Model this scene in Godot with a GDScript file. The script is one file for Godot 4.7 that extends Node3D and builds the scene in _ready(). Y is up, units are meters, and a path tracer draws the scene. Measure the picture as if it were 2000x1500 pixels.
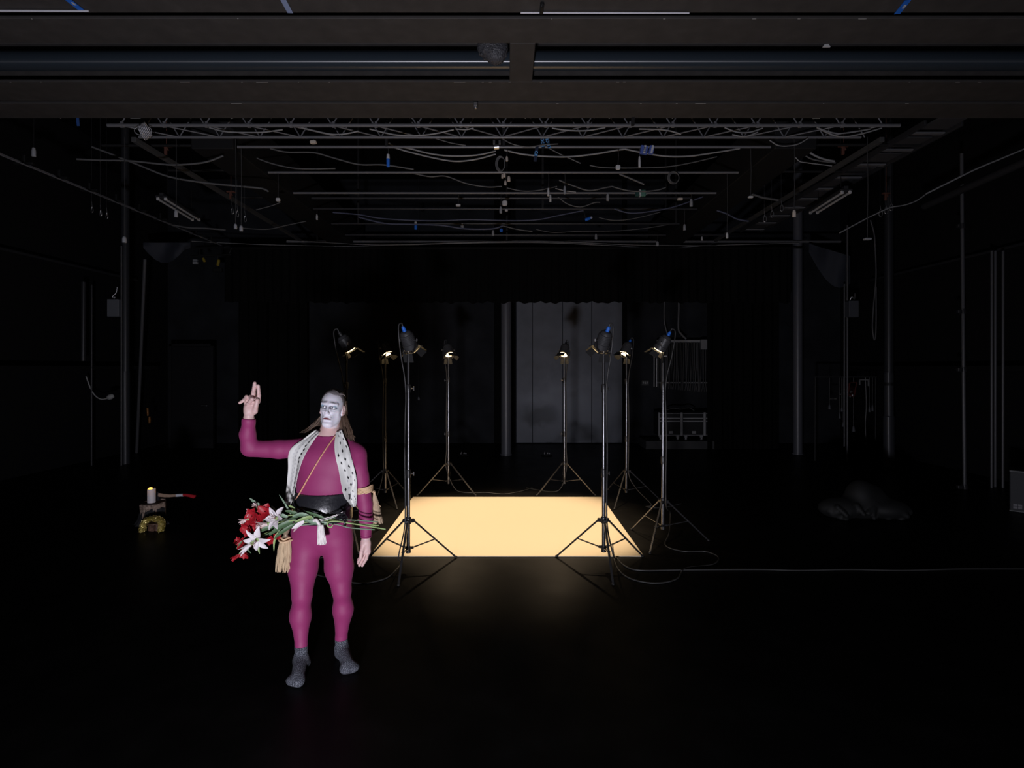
extends Node3D
# A black box theatre: a performer in a burgundy bodysuit before a lit yellow mat ringed by eight lamps on tripods.
const F := 1130.0    # focal length in pixels of the 2000 wide frame
const VX := 992.0    # vanishing point of the lines that run straight away from the camera
const VY := 716.0
const EYE := 2.0     # height of the lens
const GRID := 4.81   # height of the lighting grid

var M := {}
var used := {}
var rng := RandomNumberGenerator.new()

func at(px: float, py: float, d: float) -> Vector3:      # the point seen at that pixel, d metres from the lens plane
	return Vector3((px - VX) / F * d, EYE - (py - VY) / F * d, -d)

func on_floor(px: float, py: float, lift := 0.0) -> Vector3:
	var d := F * EYE / (py - VY)
	return Vector3((px - VX) / F * d, lift, -d)

func high(px: float, py: float, y: float) -> Vector3:    # the point at height y
	return at(px, py, F * (y - EYE) / (VY - py))

class Shape:
	var v := PackedVector3Array()
	var n := PackedVector3Array()
	var uv := PackedVector2Array()
	var col := PackedColorArray()
	var ix := PackedInt32Array()
	var tint := Color.WHITE

	func vert(p: Vector3, t := Vector2.ZERO) -> int:
		v.append(p)
		n.append(Vector3.ZERO)
		uv.append(t)
		col.append(tint)
		return v.size() - 1

	func tri(a: int, b: int, c: int) -> void:
		ix.append(a); ix.append(b); ix.append(c)

	func quad(a: int, b: int, c: int, d: int) -> void:
		tri(a, b, c); tri(a, c, d)

	func face(pts: Array) -> void:       # a flat face with corners of its own
		var first := v.size()
		for p in pts:
			vert(p)
		for i in range(2, pts.size()):
			tri(first, first + i - 1, first + i)

	func close(v0: int, i0: int, solid := true) -> void:   # normals of what was added since; a solid is turned outward
		if solid:
			var vol := 0.0
			var o := v[v0]
			for i in range(i0, ix.size(), 3):
				vol += (v[ix[i]] - o).dot((v[ix[i + 1]] - o).cross(v[ix[i + 2]] - o))
			if vol < 0.0:
				for i in range(i0, ix.size(), 3):
					var s := ix[i + 1]
					ix[i + 1] = ix[i + 2]
					ix[i + 2] = s
		for i in range(i0, ix.size(), 3):
			var c := (v[ix[i + 1]] - v[ix[i]]).cross(v[ix[i + 2]] - v[ix[i]])
			n[ix[i]] += c
			n[ix[i + 1]] += c
			n[ix[i + 2]] += c
		for i in range(v0, v.size()):
			n[i] = n[i].normalized() if n[i].length_squared() > 1e-20 else Vector3.UP

	func box(c: Vector3, s: Vector3, b := Basis.IDENTITY, bevel := 0.0) -> Shape:
		var v0 := v.size()
		var i0 := ix.size()
		var h := s * 0.5
		var e := minf(bevel, minf(h.x, minf(h.y, h.z)) * 0.9)
		var g := h - Vector3.ONE * e
		for axis in 3:
			for sg in [-1.0, 1.0]:
				var pts := []
				for k in [[-1, -1], [1, -1], [1, 1], [-1, 1]]:
					var p := Vector3.ZERO
					p[axis] = sg * h[axis]
					p[(axis + 1) % 3] = k[0] * g[(axis + 1) % 3] * sg
					p[(axis + 2) % 3] = k[1] * g[(axis + 2) % 3]
					pts.append(c + b * p)
				face(pts)
				if e > 0.0:
					var a2 := (axis + 1) % 3
					for sg2 in [-1.0, 1.0]:
						var q := []
						for k in [[0, -1], [0, 1], [1, 1], [1, -1]]:
							var p := Vector3.ZERO
							p[axis] = sg * (h[axis] if k[0] == 0 else g[axis])
							p[a2] = sg2 * (g[a2] if k[0] == 0 else h[a2])
							p[(axis + 2) % 3] = k[1] * sg * sg2 * g[(axis + 2) % 3]
							q.append(c + b * p)
						face(q)
		if e > 0.0:
			for sx in [-1.0, 1.0]:
				for sy in [-1.0, 1.0]:
					for sz in [-1.0, 1.0]:
						var s3 := Vector3(sx, sy, sz)
						var q := [c + b * (s3 * Vector3(h.x, g.y, g.z)), c + b * (s3 * Vector3(g.x, h.y, g.z)), c + b * (s3 * Vector3(g.x, g.y, h.z))]
						if sx * sy * sz < 0:
							q.reverse()
						face(q)
		close(v0, i0)
		return self

	func tube(path: Array, r, sides := 8, caps := true) -> Shape:   # r: a radius, or one for each point
		var v0 := v.size()
		var i0 := ix.size()
		var m := path.size()
		var up := Vector3.UP
		var t0: Vector3 = (path[1] - path[0]).normalized()
		if absf(t0.dot(up)) > 0.95:
			up = Vector3.RIGHT
		var side := t0.cross(up).normalized()
		for i in m:
			var t: Vector3 = (path[mini(i + 1, m - 1)] - path[maxi(i - 1, 0)])
			t = t.normalized() if t.length_squared() > 1e-12 else t0
			side = (side - t * side.dot(t)).normalized()
			var other := t.cross(side)
			var rr: float = r if r is float else r[i]
			for k in sides:
				var a := TAU * k / sides
				vert(path[i] + (side * cos(a) + other * sin(a)) * rr, Vector2(float(k) / sides, float(i) / (m - 1)))
		for i in m - 1:
			for k in sides:
				var k2 := (k + 1) % sides
				quad(v0 + i * sides + k, v0 + i * sides + k2, v0 + (i + 1) * sides + k2, v0 + (i + 1) * sides + k)
		if caps:
			for e in [0, m - 1]:
				var pts := []
				for k in sides:
					pts.append(v[v0 + e * sides + k])
				if e == 0:
					pts.reverse()
				face(pts)
		close(v0, i0)
		return self

	func rod(a: Vector3, b: Vector3, r: float, sides := 8) -> Shape:
		return tube([a, b], r, sides)

	func bar(a: Vector3, b: Vector3, w: float, h: float, up := Vector3.UP, bevel := 0.0) -> Shape:   # a straight bar of w by h
		var z := (b - a).normalized()
		if absf(z.dot(up)) > 0.98:
			up = Vector3.FORWARD
		var x := up.cross(z).normalized()
		return box((a + b) * 0.5, Vector3(w, h, a.distance_to(b)), Basis(x, z.cross(x), z), bevel)

	func lathe(prof: Array, xf := Transform3D.IDENTITY, sides := 24) -> Shape:    # (radius, height) pairs, smooth but for repeated points
		var v0 := v.size()
		var i0 := ix.size()
		for j in prof.size() - 1:
			if prof[j].is_equal_approx(prof[j + 1]):
				continue
			var share: bool = j > 0 and not prof[j - 1].is_equal_approx(prof[j])
			var lo := v.size() - sides if share else v.size()
			for e in ([1] if share else [0, 1]):
				var p: Vector2 = prof[j + e]
				for k in sides:
					var a := TAU * k / sides
					vert(xf * Vector3(p.x * cos(a), p.y, p.x * sin(a)), Vector2(float(k) / sides, float(j + e) / (prof.size() - 1)))
			for k in sides:
				var k2 := (k + 1) % sides
				quad(lo + k, lo + k2, lo + sides + k2, lo + sides + k)
		close(v0, i0)
		return self

	func ball(c: Vector3, r: Vector3, b := Basis.IDENTITY, sides := 14) -> Shape:
		var prof := []
		var m := maxi(5, sides / 2)
		for i in m + 1:
			var a := PI * i / m
			prof.append(Vector2(sin(a), -cos(a)))
		return lathe(prof, Transform3D(b * Basis.from_scale(r), c), sides)

	func prism(outline: PackedVector2Array, depth: float, xf := Transform3D.IDENTITY) -> Shape:   # the outline in x and y, thick along z
		var v0 := v.size()
		var i0 := ix.size()
		var poly := outline.duplicate()
		if Geometry2D.is_polygon_clockwise(poly):
			poly.reverse()
		var area := 0.0
		for i in poly.size():
			area += poly[i].cross(poly[(i + 1) % poly.size()])
		if area < 0.0:
			poly.reverse()
		var cut := Geometry2D.triangulate_polygon(poly)
		for s in [-0.5, 0.5]:
			var first := v.size()
			for p in poly:
				vert(xf * Vector3(p.x, p.y, depth * s))
			for i in range(0, cut.size(), 3):
				var a := cut[i]
				var b := cut[i + 1]
				var c := cut[i + 2]
				var left: bool = (poly[b] - poly[a]).cross(poly[c] - poly[a]) > 0.0
				if left == (s > 0.0):
					tri(first + a, first + b, first + c)
				else:
					tri(first + a, first + c, first + b)
		for i in poly.size():
			var a := poly[i]
			var b := poly[(i + 1) % poly.size()]
			face([xf * Vector3(a.x, a.y, -depth / 2), xf * Vector3(b.x, b.y, -depth / 2), xf * Vector3(b.x, b.y, depth / 2), xf * Vector3(a.x, a.y, depth / 2)])
		close(v0, i0)
		return self

	func sheet(rows: Array, thick := 0.0) -> Shape:   # rows of points; with a thickness it becomes a closed slab
		var v0 := v.size()
		var i0 := ix.size()
		var m := rows.size()
		var w: int = rows[0].size()
		for i in m:
			for j in w:
				vert(rows[i][j], Vector2(float(j) / (w - 1), float(i) / (m - 1)))
		for i in m - 1:
			for j in w - 1:
				var a := v0 + i * w + j
				quad(a, a + 1, a + w + 1, a + w)
		close(v0, i0, false)
		if thick <= 0.0:
			return self
		var first := PackedVector3Array()
		var nn := PackedVector3Array()
		for i in m * w:
			first.append(v[v0 + i])
			nn.append(n[v0 + i])
		for i in m * w:
			v[v0 + i] = first[i] + nn[i] * thick * 0.5
		var b0 := v.size()
		for i in m * w:
			vert(first[i] - nn[i] * thick * 0.5, uv[v0 + i])
			n[b0 + i] = -nn[i]
		for i in m - 1:
			for j in w - 1:
				var a := b0 + i * w + j
				quad(a, a + w, a + w + 1, a + 1)
		var rim := []
		for j in w: rim.append(j)
		for i in range(1, m): rim.append(i * w + w - 1)
		for j in range(w - 2, -1, -1): rim.append((m - 1) * w + j)
		for i in range(m - 2, 0, -1): rim.append(i * w)
		var r0 := v.size()
		var ri := ix.size()
		for k in rim:
			vert(v[v0 + k], uv[v0 + k])
			vert(v[b0 + k], uv[v0 + k])
		var q := rim.size()
		for k in q:
			var k2 := (k + 1) % q
			quad(r0 + 2 * k, r0 + 2 * k + 1, r0 + 2 * k2 + 1, r0 + 2 * k2)
		close(r0, ri, false)
		return self

	func add(o: Shape, xf := Transform3D.IDENTITY) -> Shape:
		var first := v.size()
		for i in o.v.size():
			v.append(xf * o.v[i])
			n.append((xf.basis * o.n[i]).normalized())
		uv.append_array(o.uv)
		col.append_array(o.col)
		for i in o.ix:
			ix.append(first + i)
		return self

	func mesh(shift := Vector3.ZERO) -> ArrayMesh:
		var back := PackedInt32Array()
		back.resize(ix.size())
		for i in range(0, ix.size(), 3):     # Godot's front faces run clockwise
			back[i] = ix[i]
			back[i + 1] = ix[i + 2]
			back[i + 2] = ix[i + 1]
		var arr := []
		arr.resize(Mesh.ARRAY_MAX)
		if shift != Vector3.ZERO:
			for i in v.size():
				v[i] -= shift
		arr[Mesh.ARRAY_VERTEX] = v
		arr[Mesh.ARRAY_NORMAL] = n
		arr[Mesh.ARRAY_TEX_UV] = uv
		arr[Mesh.ARRAY_COLOR] = col
		arr[Mesh.ARRAY_INDEX] = back
		var me := ArrayMesh.new()
		me.add_surface_from_arrays(Mesh.PRIMITIVE_TRIANGLES, arr)
		return me

func numbered(called: String) -> String:
	var k: int = used.get(called, 0)
	used[called] = k + 1
	return called if k == 0 else "%s_%03d" % [called, k]

func thing(called: String, label: String, category: String, where := Vector3.ZERO, group := "") -> Node3D:
	var o := Node3D.new()
	o.name = numbered(called)
	add_child(o)
	o.position = where
	tag(o, label, category, group)
	return o

func tag(o: Node, label: String, category: String, group := "") -> void:
	o.set_meta("label", label)
	o.set_meta("category", category)
	if group:
		o.set_meta("group", group)

func part(called: String, s, m: Material, parent: Node) -> MeshInstance3D:   # a part, given in its parent's own axes
	var o := MeshInstance3D.new()
	o.name = called
	o.mesh = s.mesh() if s is Shape else s
	o.material_override = m
	parent.add_child(o, true)
	return o

func single(called: String, s: Shape, m: Material, label: String, category: String, group := "") -> MeshInstance3D:   # a thing that is one mesh, given in the room's axes
	var o := MeshInstance3D.new()
	o.name = numbered(called)
	var c := Vector3.ZERO
	var lo := s.v[0]
	var hi := s.v[0]
	for p in s.v:
		lo = lo.min(p)
		hi = hi.max(p)
	c = Vector3((lo.x + hi.x) / 2, lo.y, (lo.z + hi.z) / 2)
	o.mesh = s.mesh(c)
	o.position = c
	o.material_override = m
	add_child(o)
	tag(o, label, category, group)
	return o

func struct(called: String, s: Shape, m: Material) -> MeshInstance3D:
	var o := MeshInstance3D.new()
	o.name = called
	o.mesh = s.mesh()
	o.material_override = m
	add_child(o)
	o.set_meta("kind", "structure")
	return o

func dup(o: Node3D, where: Vector3, turn: float, label: String, group := "") -> Node3D:
	var r: Node3D = o.duplicate()
	r.name = numbered(str(o.name))
	add_child(r)
	r.position = where
	r.rotation.y = turn
	r.set_meta("label", label)
	if group:
		r.set_meta("group", group)
	return r

func smooth(pts: Array, steps := 8) -> Array:     # a Catmull-Rom curve through the points
	var out := []
	for i in pts.size() - 1:
		var p0 = pts[maxi(i - 1, 0)]
		var p3 = pts[mini(i + 2, pts.size() - 1)]
		for k in steps:
			out.append(pts[i].cubic_interpolate(pts[i + 1], p0, p3, float(k) / steps))
	out.append(pts[-1])
	return out

func lin(r: float, g: float, b: float) -> Color:   # a real-world base colour
	return Color(r, g, b).linear_to_srgb()

func mat(color: Color, rough := 0.6, metal := 0.0, spec := 0.5) -> StandardMaterial3D:
	var m := StandardMaterial3D.new()
	m.albedo_color = color
	m.roughness = rough
	m.metallic = metal
	m.metallic_specular = spec
	return m

func noise_tex(size: int, freq: float, octaves: int, sd: int, ramp = null, as_normal := false, bump := 4.0) -> NoiseTexture2D:
	var f := FastNoiseLite.new()
	f.seed = sd
	f.frequency = freq
	f.fractal_octaves = octaves
	var t := NoiseTexture2D.new()
	t.width = size
	t.height = size
	t.seamless = true
	t.noise = f
	if ramp:
		t.color_ramp = ramp
	if as_normal:
		t.as_normal_map = true
		t.bump_strength = bump
	return t

func ramp(stops: Array) -> Gradient:
	var g := Gradient.new()
	var o := PackedFloat32Array()
	var c := PackedColorArray()
	for s in stops:
		o.append(s[0])
		c.append(s[1])
	g.offsets = o
	g.colors = c
	return g

func planes(m: StandardMaterial3D, scale: float, world := true) -> StandardMaterial3D:
	m.uv1_triplanar = true
	m.uv1_world_triplanar = world
	m.uv1_scale = Vector3.ONE * scale
	return m

func grey(a: float) -> Color:
	return Color(a, a, a)

func glow(color: Color, energy: float) -> StandardMaterial3D:
	var m := mat(color, 0.5)
	m.emission_enabled = true
	m.emission = color
	m.emission_energy_multiplier = energy
	return m

# a field of distances to a body made of bones and balls that melt into each other, and its surface
class Field:
	var T: Array[Transform3D] = []
	var A := PackedVector3Array()
	var AB := PackedVector3Array()
	var inv := PackedFloat32Array()
	var ra := PackedFloat32Array()
	var dr := PackedFloat32Array()
	var ms := PackedFloat32Array()
	var kk := PackedFloat32Array()
	var cut := PackedByteArray()
	# the grid
	var lo: Vector3
	var cell: float
	var nx: int
	var ny: int
	var nz: int
	var val := PackedFloat32Array()
	var pts := PackedInt32Array()
	var blocks := PackedInt32Array()

	func prim(t: Transform3D, a: Vector3, b: Vector3, r1: float, r2: float, s: float, k: float, c: bool) -> void:
		T.append(t); A.append(a); AB.append(b - a)
		inv.append(1.0 / (b - a).length_squared() if a != b else 0.0)
		ra.append(r1); dr.append(r2 - r1); ms.append(s); kk.append(k); cut.append(1 if c else 0)

	func bone(a: Vector3, b: Vector3, r1: float, r2: float, k := 0.03, deep := 1.0, c := false) -> void:   # deep: its depth along z over its width
		var t := Transform3D(Basis.from_scale(Vector3(1, 1, 1.0 / deep)), Vector3.ZERO)
		prim(t, t * a, t * b, r1, r2, minf(1.0, deep), k, c)

	func ball(c: Vector3, r: Vector3, k := 0.03, b := Basis.IDENTITY, hollow := false) -> void:
		var m := Transform3D(b * Basis.from_scale(r), c).affine_inverse()
		prim(m, Vector3.ZERO, Vector3.ZERO, 1.0, 1.0, minf(r.x, minf(r.y, r.z)), k, hollow)

	func one(i: int, p: Vector3) -> float:
		var q: Vector3 = T[i] * p - A[i]
		var u := 0.0
		if inv[i] > 0.0:
			u = clampf(q.dot(AB[i]) * inv[i], 0.0, 1.0)
		return ((q - AB[i] * u).length() - ra[i] - dr[i] * u) * ms[i]

	func eval(p: Vector3, list: PackedInt32Array) -> float:
		var d := 10.0
		for i in list:
			var q: Vector3 = T[i] * p - A[i]
			var u := 0.0
			if inv[i] > 0.0:
				u = clampf(q.dot(AB[i]) * inv[i], 0.0, 1.0)
			var e := ((q - AB[i] * u).length() - ra[i] - dr[i] * u) * ms[i]
			var k := kk[i]
			if cut[i]:
				e = -e
				var h := maxf(k - absf(d - e), 0.0) / k
				d = maxf(d, e) + h * h * k * 0.25
			else:
				var h := maxf(k - absf(d - e), 0.0) / k
				d = minf(d, e) - h * h * k * 0.25
		return d

	func all() -> PackedInt32Array:
		return PackedInt32Array(range(T.size()))

	func near(p: Vector3, list: PackedInt32Array, reach: float) -> PackedInt32Array:
		var out := PackedInt32Array()
		var best := 1e9
		var e := PackedFloat32Array()
		for i in list:
			var d := one(i, p)
			e.append(d)
			if not cut[i]:
				best = minf(best, d)
		if best > reach:
			return out
		for j in list.size():
			if e[j] < maxf(best, 0.0) + reach * 2.0 + kk[list[j]]:
				out.append(list[j])
		return out

	func fill(a: Vector3, b: Vector3, size: float, margin := 0.02) -> void:   # distances near the surface, on a grid
		cell = size
		lo = a
		nx = ceili((b.x - a.x) / size / 16) * 16 + 1
		ny = ceili((b.y - a.y) / size / 16) * 16 + 1
		nz = ceili((b.z - a.z) / size / 16) * 16 + 1
		val.resize(nx * ny * nz)
		val.fill(99.0)
		var every := all()
		var big := size * 16
		var small := size * 4
		for X in range(0, nx - 1, 16):
			for Y in range(0, ny - 1, 16):
				for Z in range(0, nz - 1, 16):
					var l1 := near(lo + Vector3(X + 8, Y + 8, Z + 8) * size, every, big * 0.87 + margin)
					if l1.is_empty():
						continue
					for x0 in range(X, X + 16, 4):
						for y0 in range(Y, Y + 16, 4):
							for z0 in range(Z, Z + 16, 4):
								var c := lo + Vector3(x0 + 2, y0 + 2, z0 + 2) * size
								var l2 := near(c, l1, small * 0.87 + margin)
								if l2.is_empty() or eval(c, l2) < -(small * 1.3 + margin):
									continue
								blocks.append_array([x0, y0, z0])
								for x in range(x0, x0 + 5):
									for y in range(y0, y0 + 5):
										for z in range(z0, z0 + 5):
											var at := (x * ny + y) * nz + z
											if val[at] > 90.0:
												val[at] = eval(lo + Vector3(x, y, z) * size, l2)
												pts.append(at)

	func place(i: int) -> Vector3:
		return lo + Vector3(i / (ny * nz), (i / nz) % ny, i % nz) * cell

	func surface(s: Shape, grown := 0.0, keep = null) -> Shape:   # keep(p) is below zero where the surface may be
		var g := val
		if grown != 0.0 or keep != null:
			g = val.duplicate()
			for i in pts:
				var d := val[i] - grown
				if keep != null and d < cell * 2.0:
					d = maxf(d, keep.call(place(i)))
				g[i] = d
		var sx := ny * nz
		var step := PackedInt32Array([0, 1, nz, nz + 1, sx, sx + 1, sx + nz, sx + nz + 1])
		var found := {}
		for b in range(0, blocks.size(), 3):
			for x in range(blocks[b], blocks[b] + 4):
				for y in range(blocks[b + 1], blocks[b + 1] + 4):
					for z in range(blocks[b + 2], blocks[b + 2] + 4):
						var o := (x * ny + y) * nz + z
						var d0 := g[o]
						if absf(d0) > cell * 2.5:
							continue
						var d1 := g[o + 1]
						var d2 := g[o + nz]
						var d3 := g[o + nz + 1]
						var d4 := g[o + sx]
						var d5 := g[o + sx + 1]
						var d6 := g[o + sx + nz]
						var d7 := g[o + sx + nz + 1]
						var neg := int(d0 < 0) + int(d1 < 0) + int(d2 < 0) + int(d3 < 0) + int(d4 < 0) + int(d5 < 0) + int(d6 < 0) + int(d7 < 0)
						if neg == 0 or neg == 8 or maxf(maxf(d1, d2), maxf(d4, d7)) > 90.0:
							continue
						var sum := Vector3.ZERO
						var n := 0.0
						for e in [[d0, d1, 0, 0, 2], [d2, d3, 2, 0, 2], [d4, d5, 4, 0, 2], [d6, d7, 6, 0, 2], [d0, d2, 0, 0, 1], [d1, d3, 1, 0, 1], [d4, d6, 4, 0, 1], [d5, d7, 5, 0, 1], [d0, d4, 0, 0, 0], [d1, d5, 1, 0, 0], [d2, d6, 2, 0, 0], [d3, d7, 3, 0, 0]]:
							var p: float = e[0]
							var q: float = e[1]
							if (p < 0.0) != (q < 0.0):
								var c: int = e[2]
								var at := Vector3(c >> 2, (c >> 1) & 1, c & 1)
								at[e[4]] += p / (p - q)
								sum += at
								n += 1.0
						var i := s.vert(lo + (Vector3(x, y, z) + sum / n) * cell)
						s.n[i] = Vector3(d4 + d5 + d6 + d7 - d0 - d1 - d2 - d3, d2 + d3 + d6 + d7 - d0 - d1 - d4 - d5, d1 + d3 + d5 + d7 - d0 - d2 - d4 - d6).normalized()
						found[o] = i
		for o in found:
			var inside := g[o] < 0.0
			for axis in [[sx, nz, 1], [nz, 1, sx], [1, sx, nz]]:
				if (g[o + axis[0]] < 0.0) == inside:
					continue
				var b: int = found.get(o - axis[1], -1)
				var c: int = found.get(o - axis[1] - axis[2], -1)
				var d: int = found.get(o - axis[2], -1)
				if b < 0 or c < 0 or d < 0:
					continue
				if inside:
					s.quad(found[o], b, c, d)
				else:
					s.quad(found[o], d, c, b)
		return s

	func front(x: float, y: float, z1 := 0.35, z0 := -0.3) -> float:    # where a straight look from the front meets the surface
		var every := all()
		var z := z1
		while z > z0:
			var d := eval(Vector3(x, y, z), every)
			if d < 0.0015:
				return z
			z -= maxf(d * 0.9, 0.002)
		return -9.0

func _ready() -> void:
	rng.seed = 7
	# camera: level, its lens shifted a little so that the horizon lies above the middle of the frame
	var cam := Camera3D.new()
	cam.name = "camera"
	cam.projection = Camera3D.PROJECTION_FRUSTUM
	cam.near = 0.1
	cam.far = 80.0
	cam.size = 0.2 * 750.0 / F
	cam.frustum_offset = Vector2(8.0, -34.0) / F * 0.1
	cam.position = Vector3(0, EYE, 0)
	add_child(cam)
	cam.current = true
	var we := WorldEnvironment.new()
	we.name = "world_environment"
	var env := Environment.new()
	env.background_mode = Environment.BG_COLOR
	env.background_color = Color.BLACK
	env.tonemap_mode = Environment.TONE_MAPPER_LINEAR
	env.tonemap_exposure = 1.0
	env.sdfgi_enabled = true
	env.ssao_enabled = true
	env.ssil_enabled = true
	we.environment = env
	add_child(we)
	# the cool key light stands low in front of the performer, below the frame
	var key := AreaLight3D.new()
	key.name = "key_lamp_glow"
	key.area_size = Vector2(0.34, 0.24)
	key.light_color = Color(0.95, 0.945, 1.0)
	key.light_energy = KEY
	key.area_range = 40.0
	key.area_attenuation = 2.0
	key.shadow_enabled = true
	add_child(key)
	key.look_at_from_position(KEY_AT, KEY_TO, Vector3.UP)
	# the warm lamps on the eight stands hold their own spot lights; see stage_lamp()
	materials()
	room()
	mat_floor()
	stands()
	props()
	back_wall_gear()
	ceiling_beams()
	ceiling_grid()
	ceiling_gear()
	side_gear()
	performer()
	key_lamp()

const KEY := 20.5
const KEY_AT := Vector3(-0.5, 0.34, 0.6)
const KEY_TO := Vector3(-1.1, 1.25, -3.9)
const SPOT := 2.0
const WARM := Color(1.0, 0.875, 0.72)

func materials() -> void:
	M.black = mat(lin(0.008, 0.008, 0.0085), 0.6)
	M.wall = mat(lin(0.009, 0.009, 0.010), 0.75, 0.0, 0.35)
	M.ceiling = mat(lin(0.006, 0.006, 0.006), 0.9, 0.0, 0.2)
	M.drape = mat(lin(0.007, 0.007, 0.007), 0.95, 0.0, 0.15)
	M.pipe = mat(lin(0.035, 0.035, 0.038), 0.38)
	M.pipe_grey = mat(lin(0.17, 0.17, 0.18), 0.34)
	M.beam = mat(Color.WHITE, 0.6, 0.0, 0.32)
	M.beam.albedo_texture = noise_tex(512, 0.012, 4, 3, ramp([[0.0, lin(0.058, 0.054, 0.052)], [0.7, lin(0.073, 0.068, 0.065)], [1.0, lin(0.084, 0.079, 0.076)]]))
	planes(M.beam, 0.7)
	M.duct = mat(lin(0.034, 0.046, 0.06), 0.3, 0.0, 0.8)
	M.duct.anisotropy_enabled = true
	M.duct.anisotropy = -0.9
	M.alu = mat(lin(0.55, 0.55, 0.56), 0.32, 0.9)
	M.steel = mat(lin(0.35, 0.35, 0.36), 0.35, 0.85)
	M.stand = mat(lin(0.02, 0.02, 0.022), 0.35, 0.0, 0.6)
	M.stand_tube = mat(lin(0.17, 0.17, 0.18), 0.25, 0.85)
	M.housing = mat(lin(0.05, 0.05, 0.053), 0.45)
	M.door = mat(lin(0.04, 0.04, 0.04), 0.5)
	M.blue = mat(lin(0.03, 0.19, 0.80), 0.4)
	M.pale_metal = mat(lin(0.42, 0.42, 0.43), 0.4, 0.2)
	M.plug = mat(lin(0.03, 0.03, 0.03), 0.45)
	M.rubber = mat(lin(0.02, 0.02, 0.02), 0.55)
	M.cable = mat(lin(0.05, 0.05, 0.05), 0.45)
	M.cable_grey = mat(lin(0.3, 0.3, 0.3), 0.45)
	M.white_plastic = mat(lin(0.62, 0.62, 0.62), 0.4)
	M.grey_plastic = mat(lin(0.34, 0.35, 0.37), 0.45)
	M.cream = mat(lin(0.66, 0.58, 0.5), 0.45)
	M.lens = glow(Color(1.0, 0.86, 0.62), 8.0)
	M.rust = mat(lin(0.12, 0.045, 0.03), 0.7)
	M.green_tin = mat(lin(0.10, 0.24, 0.19), 0.5)
	M.yellow_mat = mat(lin(0.80, 0.70, 0.53), 0.75, 0.0, 0.2)

func slab(x0: float, x1: float, y0: float, y1: float, z0: float, z1: float, bevel := 0.0) -> Shape:
	return Shape.new().box(Vector3(x0 + x1, y0 + y1, z0 + z1) * 0.5, Vector3(x1 - x0, y1 - y0, z1 - z0).abs(), Basis.IDENTITY, bevel)

func room() -> void:
	var fm := mat(Color.WHITE, 0.45, 0.0, 0.17)
	fm.albedo_texture = noise_tex(1024, 0.006, 5, 11, ramp([[0.0, lin(0.006, 0.006, 0.006)], [0.6, lin(0.009, 0.0088, 0.0085)], [1.0, lin(0.013, 0.0128, 0.0125)]]))
	fm.roughness_texture = noise_tex(512, 0.01, 4, 12, ramp([[0.0, grey(0.85)], [1.0, grey(1.0)]]))
	planes(fm, 0.33)
	struct("floor", slab(-9.3, 9.1, -0.2, 0.0, -15.6, 3.4), fm)
	struct("ceiling", slab(-9.3, 9.1, 6.9, 7.1, -15.6, 3.4), M.ceiling)
	struct("wall_left", slab(-9.3, -8.9, 0.0, 6.9, -15.6, 3.4), M.wall)
	struct("wall_right", slab(8.7, 9.1, 0.0, 6.9, -15.6, 3.4), M.wall)
	struct("wall_front", slab(-8.9, 8.7, 0.0, 6.9, 3.0, 3.4), M.wall)
	var bw := mat(Color.WHITE, 0.7, 0.0, 0.2)
	bw.albedo_texture = noise_tex(512, 0.008, 5, 21, ramp([[0.0, lin(0.018, 0.019, 0.022)], [1.0, lin(0.034, 0.036, 0.041)]]))
	planes(bw, 0.25)
	struct("wall_back", slab(-8.9, 8.7, 0.0, 6.9, -15.6, -15.14), bw)
	struct("trim_3", slab(-0.36, 0.2, 0.0, 6.9, -15.14, -15.06), M.drape)
	struct("trim_4", slab(2.985, 3.1, 0.0, 6.9, -15.14, -15.06), M.drape)
	# columns before the back wall
	for c in [[988.5, 13.1, 0.115, 4.6], [1558.0, 13.2, 0.1, 6.9]]:
		var p := Vector3((c[0] - VX) / F * c[1], 0, -c[1])
		var o := struct("trim_%d" % (1 if c[0] < 1000.0 else 2), Shape.new().lathe([Vector2(0, 0), Vector2(c[2] + 0.02, 0), Vector2(c[2] + 0.02, 0), Vector2(c[2] + 0.02, 0.03), Vector2(c[2] + 0.02, 0.03), Vector2(c[2], 0.03), Vector2(c[2], 0.03), Vector2(c[2], c[3]), Vector2(c[2], c[3]), Vector2(0, c[3])], Transform3D.IDENTITY, 28), mat(lin(0.11, 0.113, 0.13), 0.38))
		o.position = p

func mat_floor() -> void:
	single("stage_mat", slab(-1.452, 1.43, 0.0, 0.012, -8.83, -6.078, 0.004), M.yellow_mat, "pale yellow square stage mat lit brightly inside the ring of tripod lamps", "mat")

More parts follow.
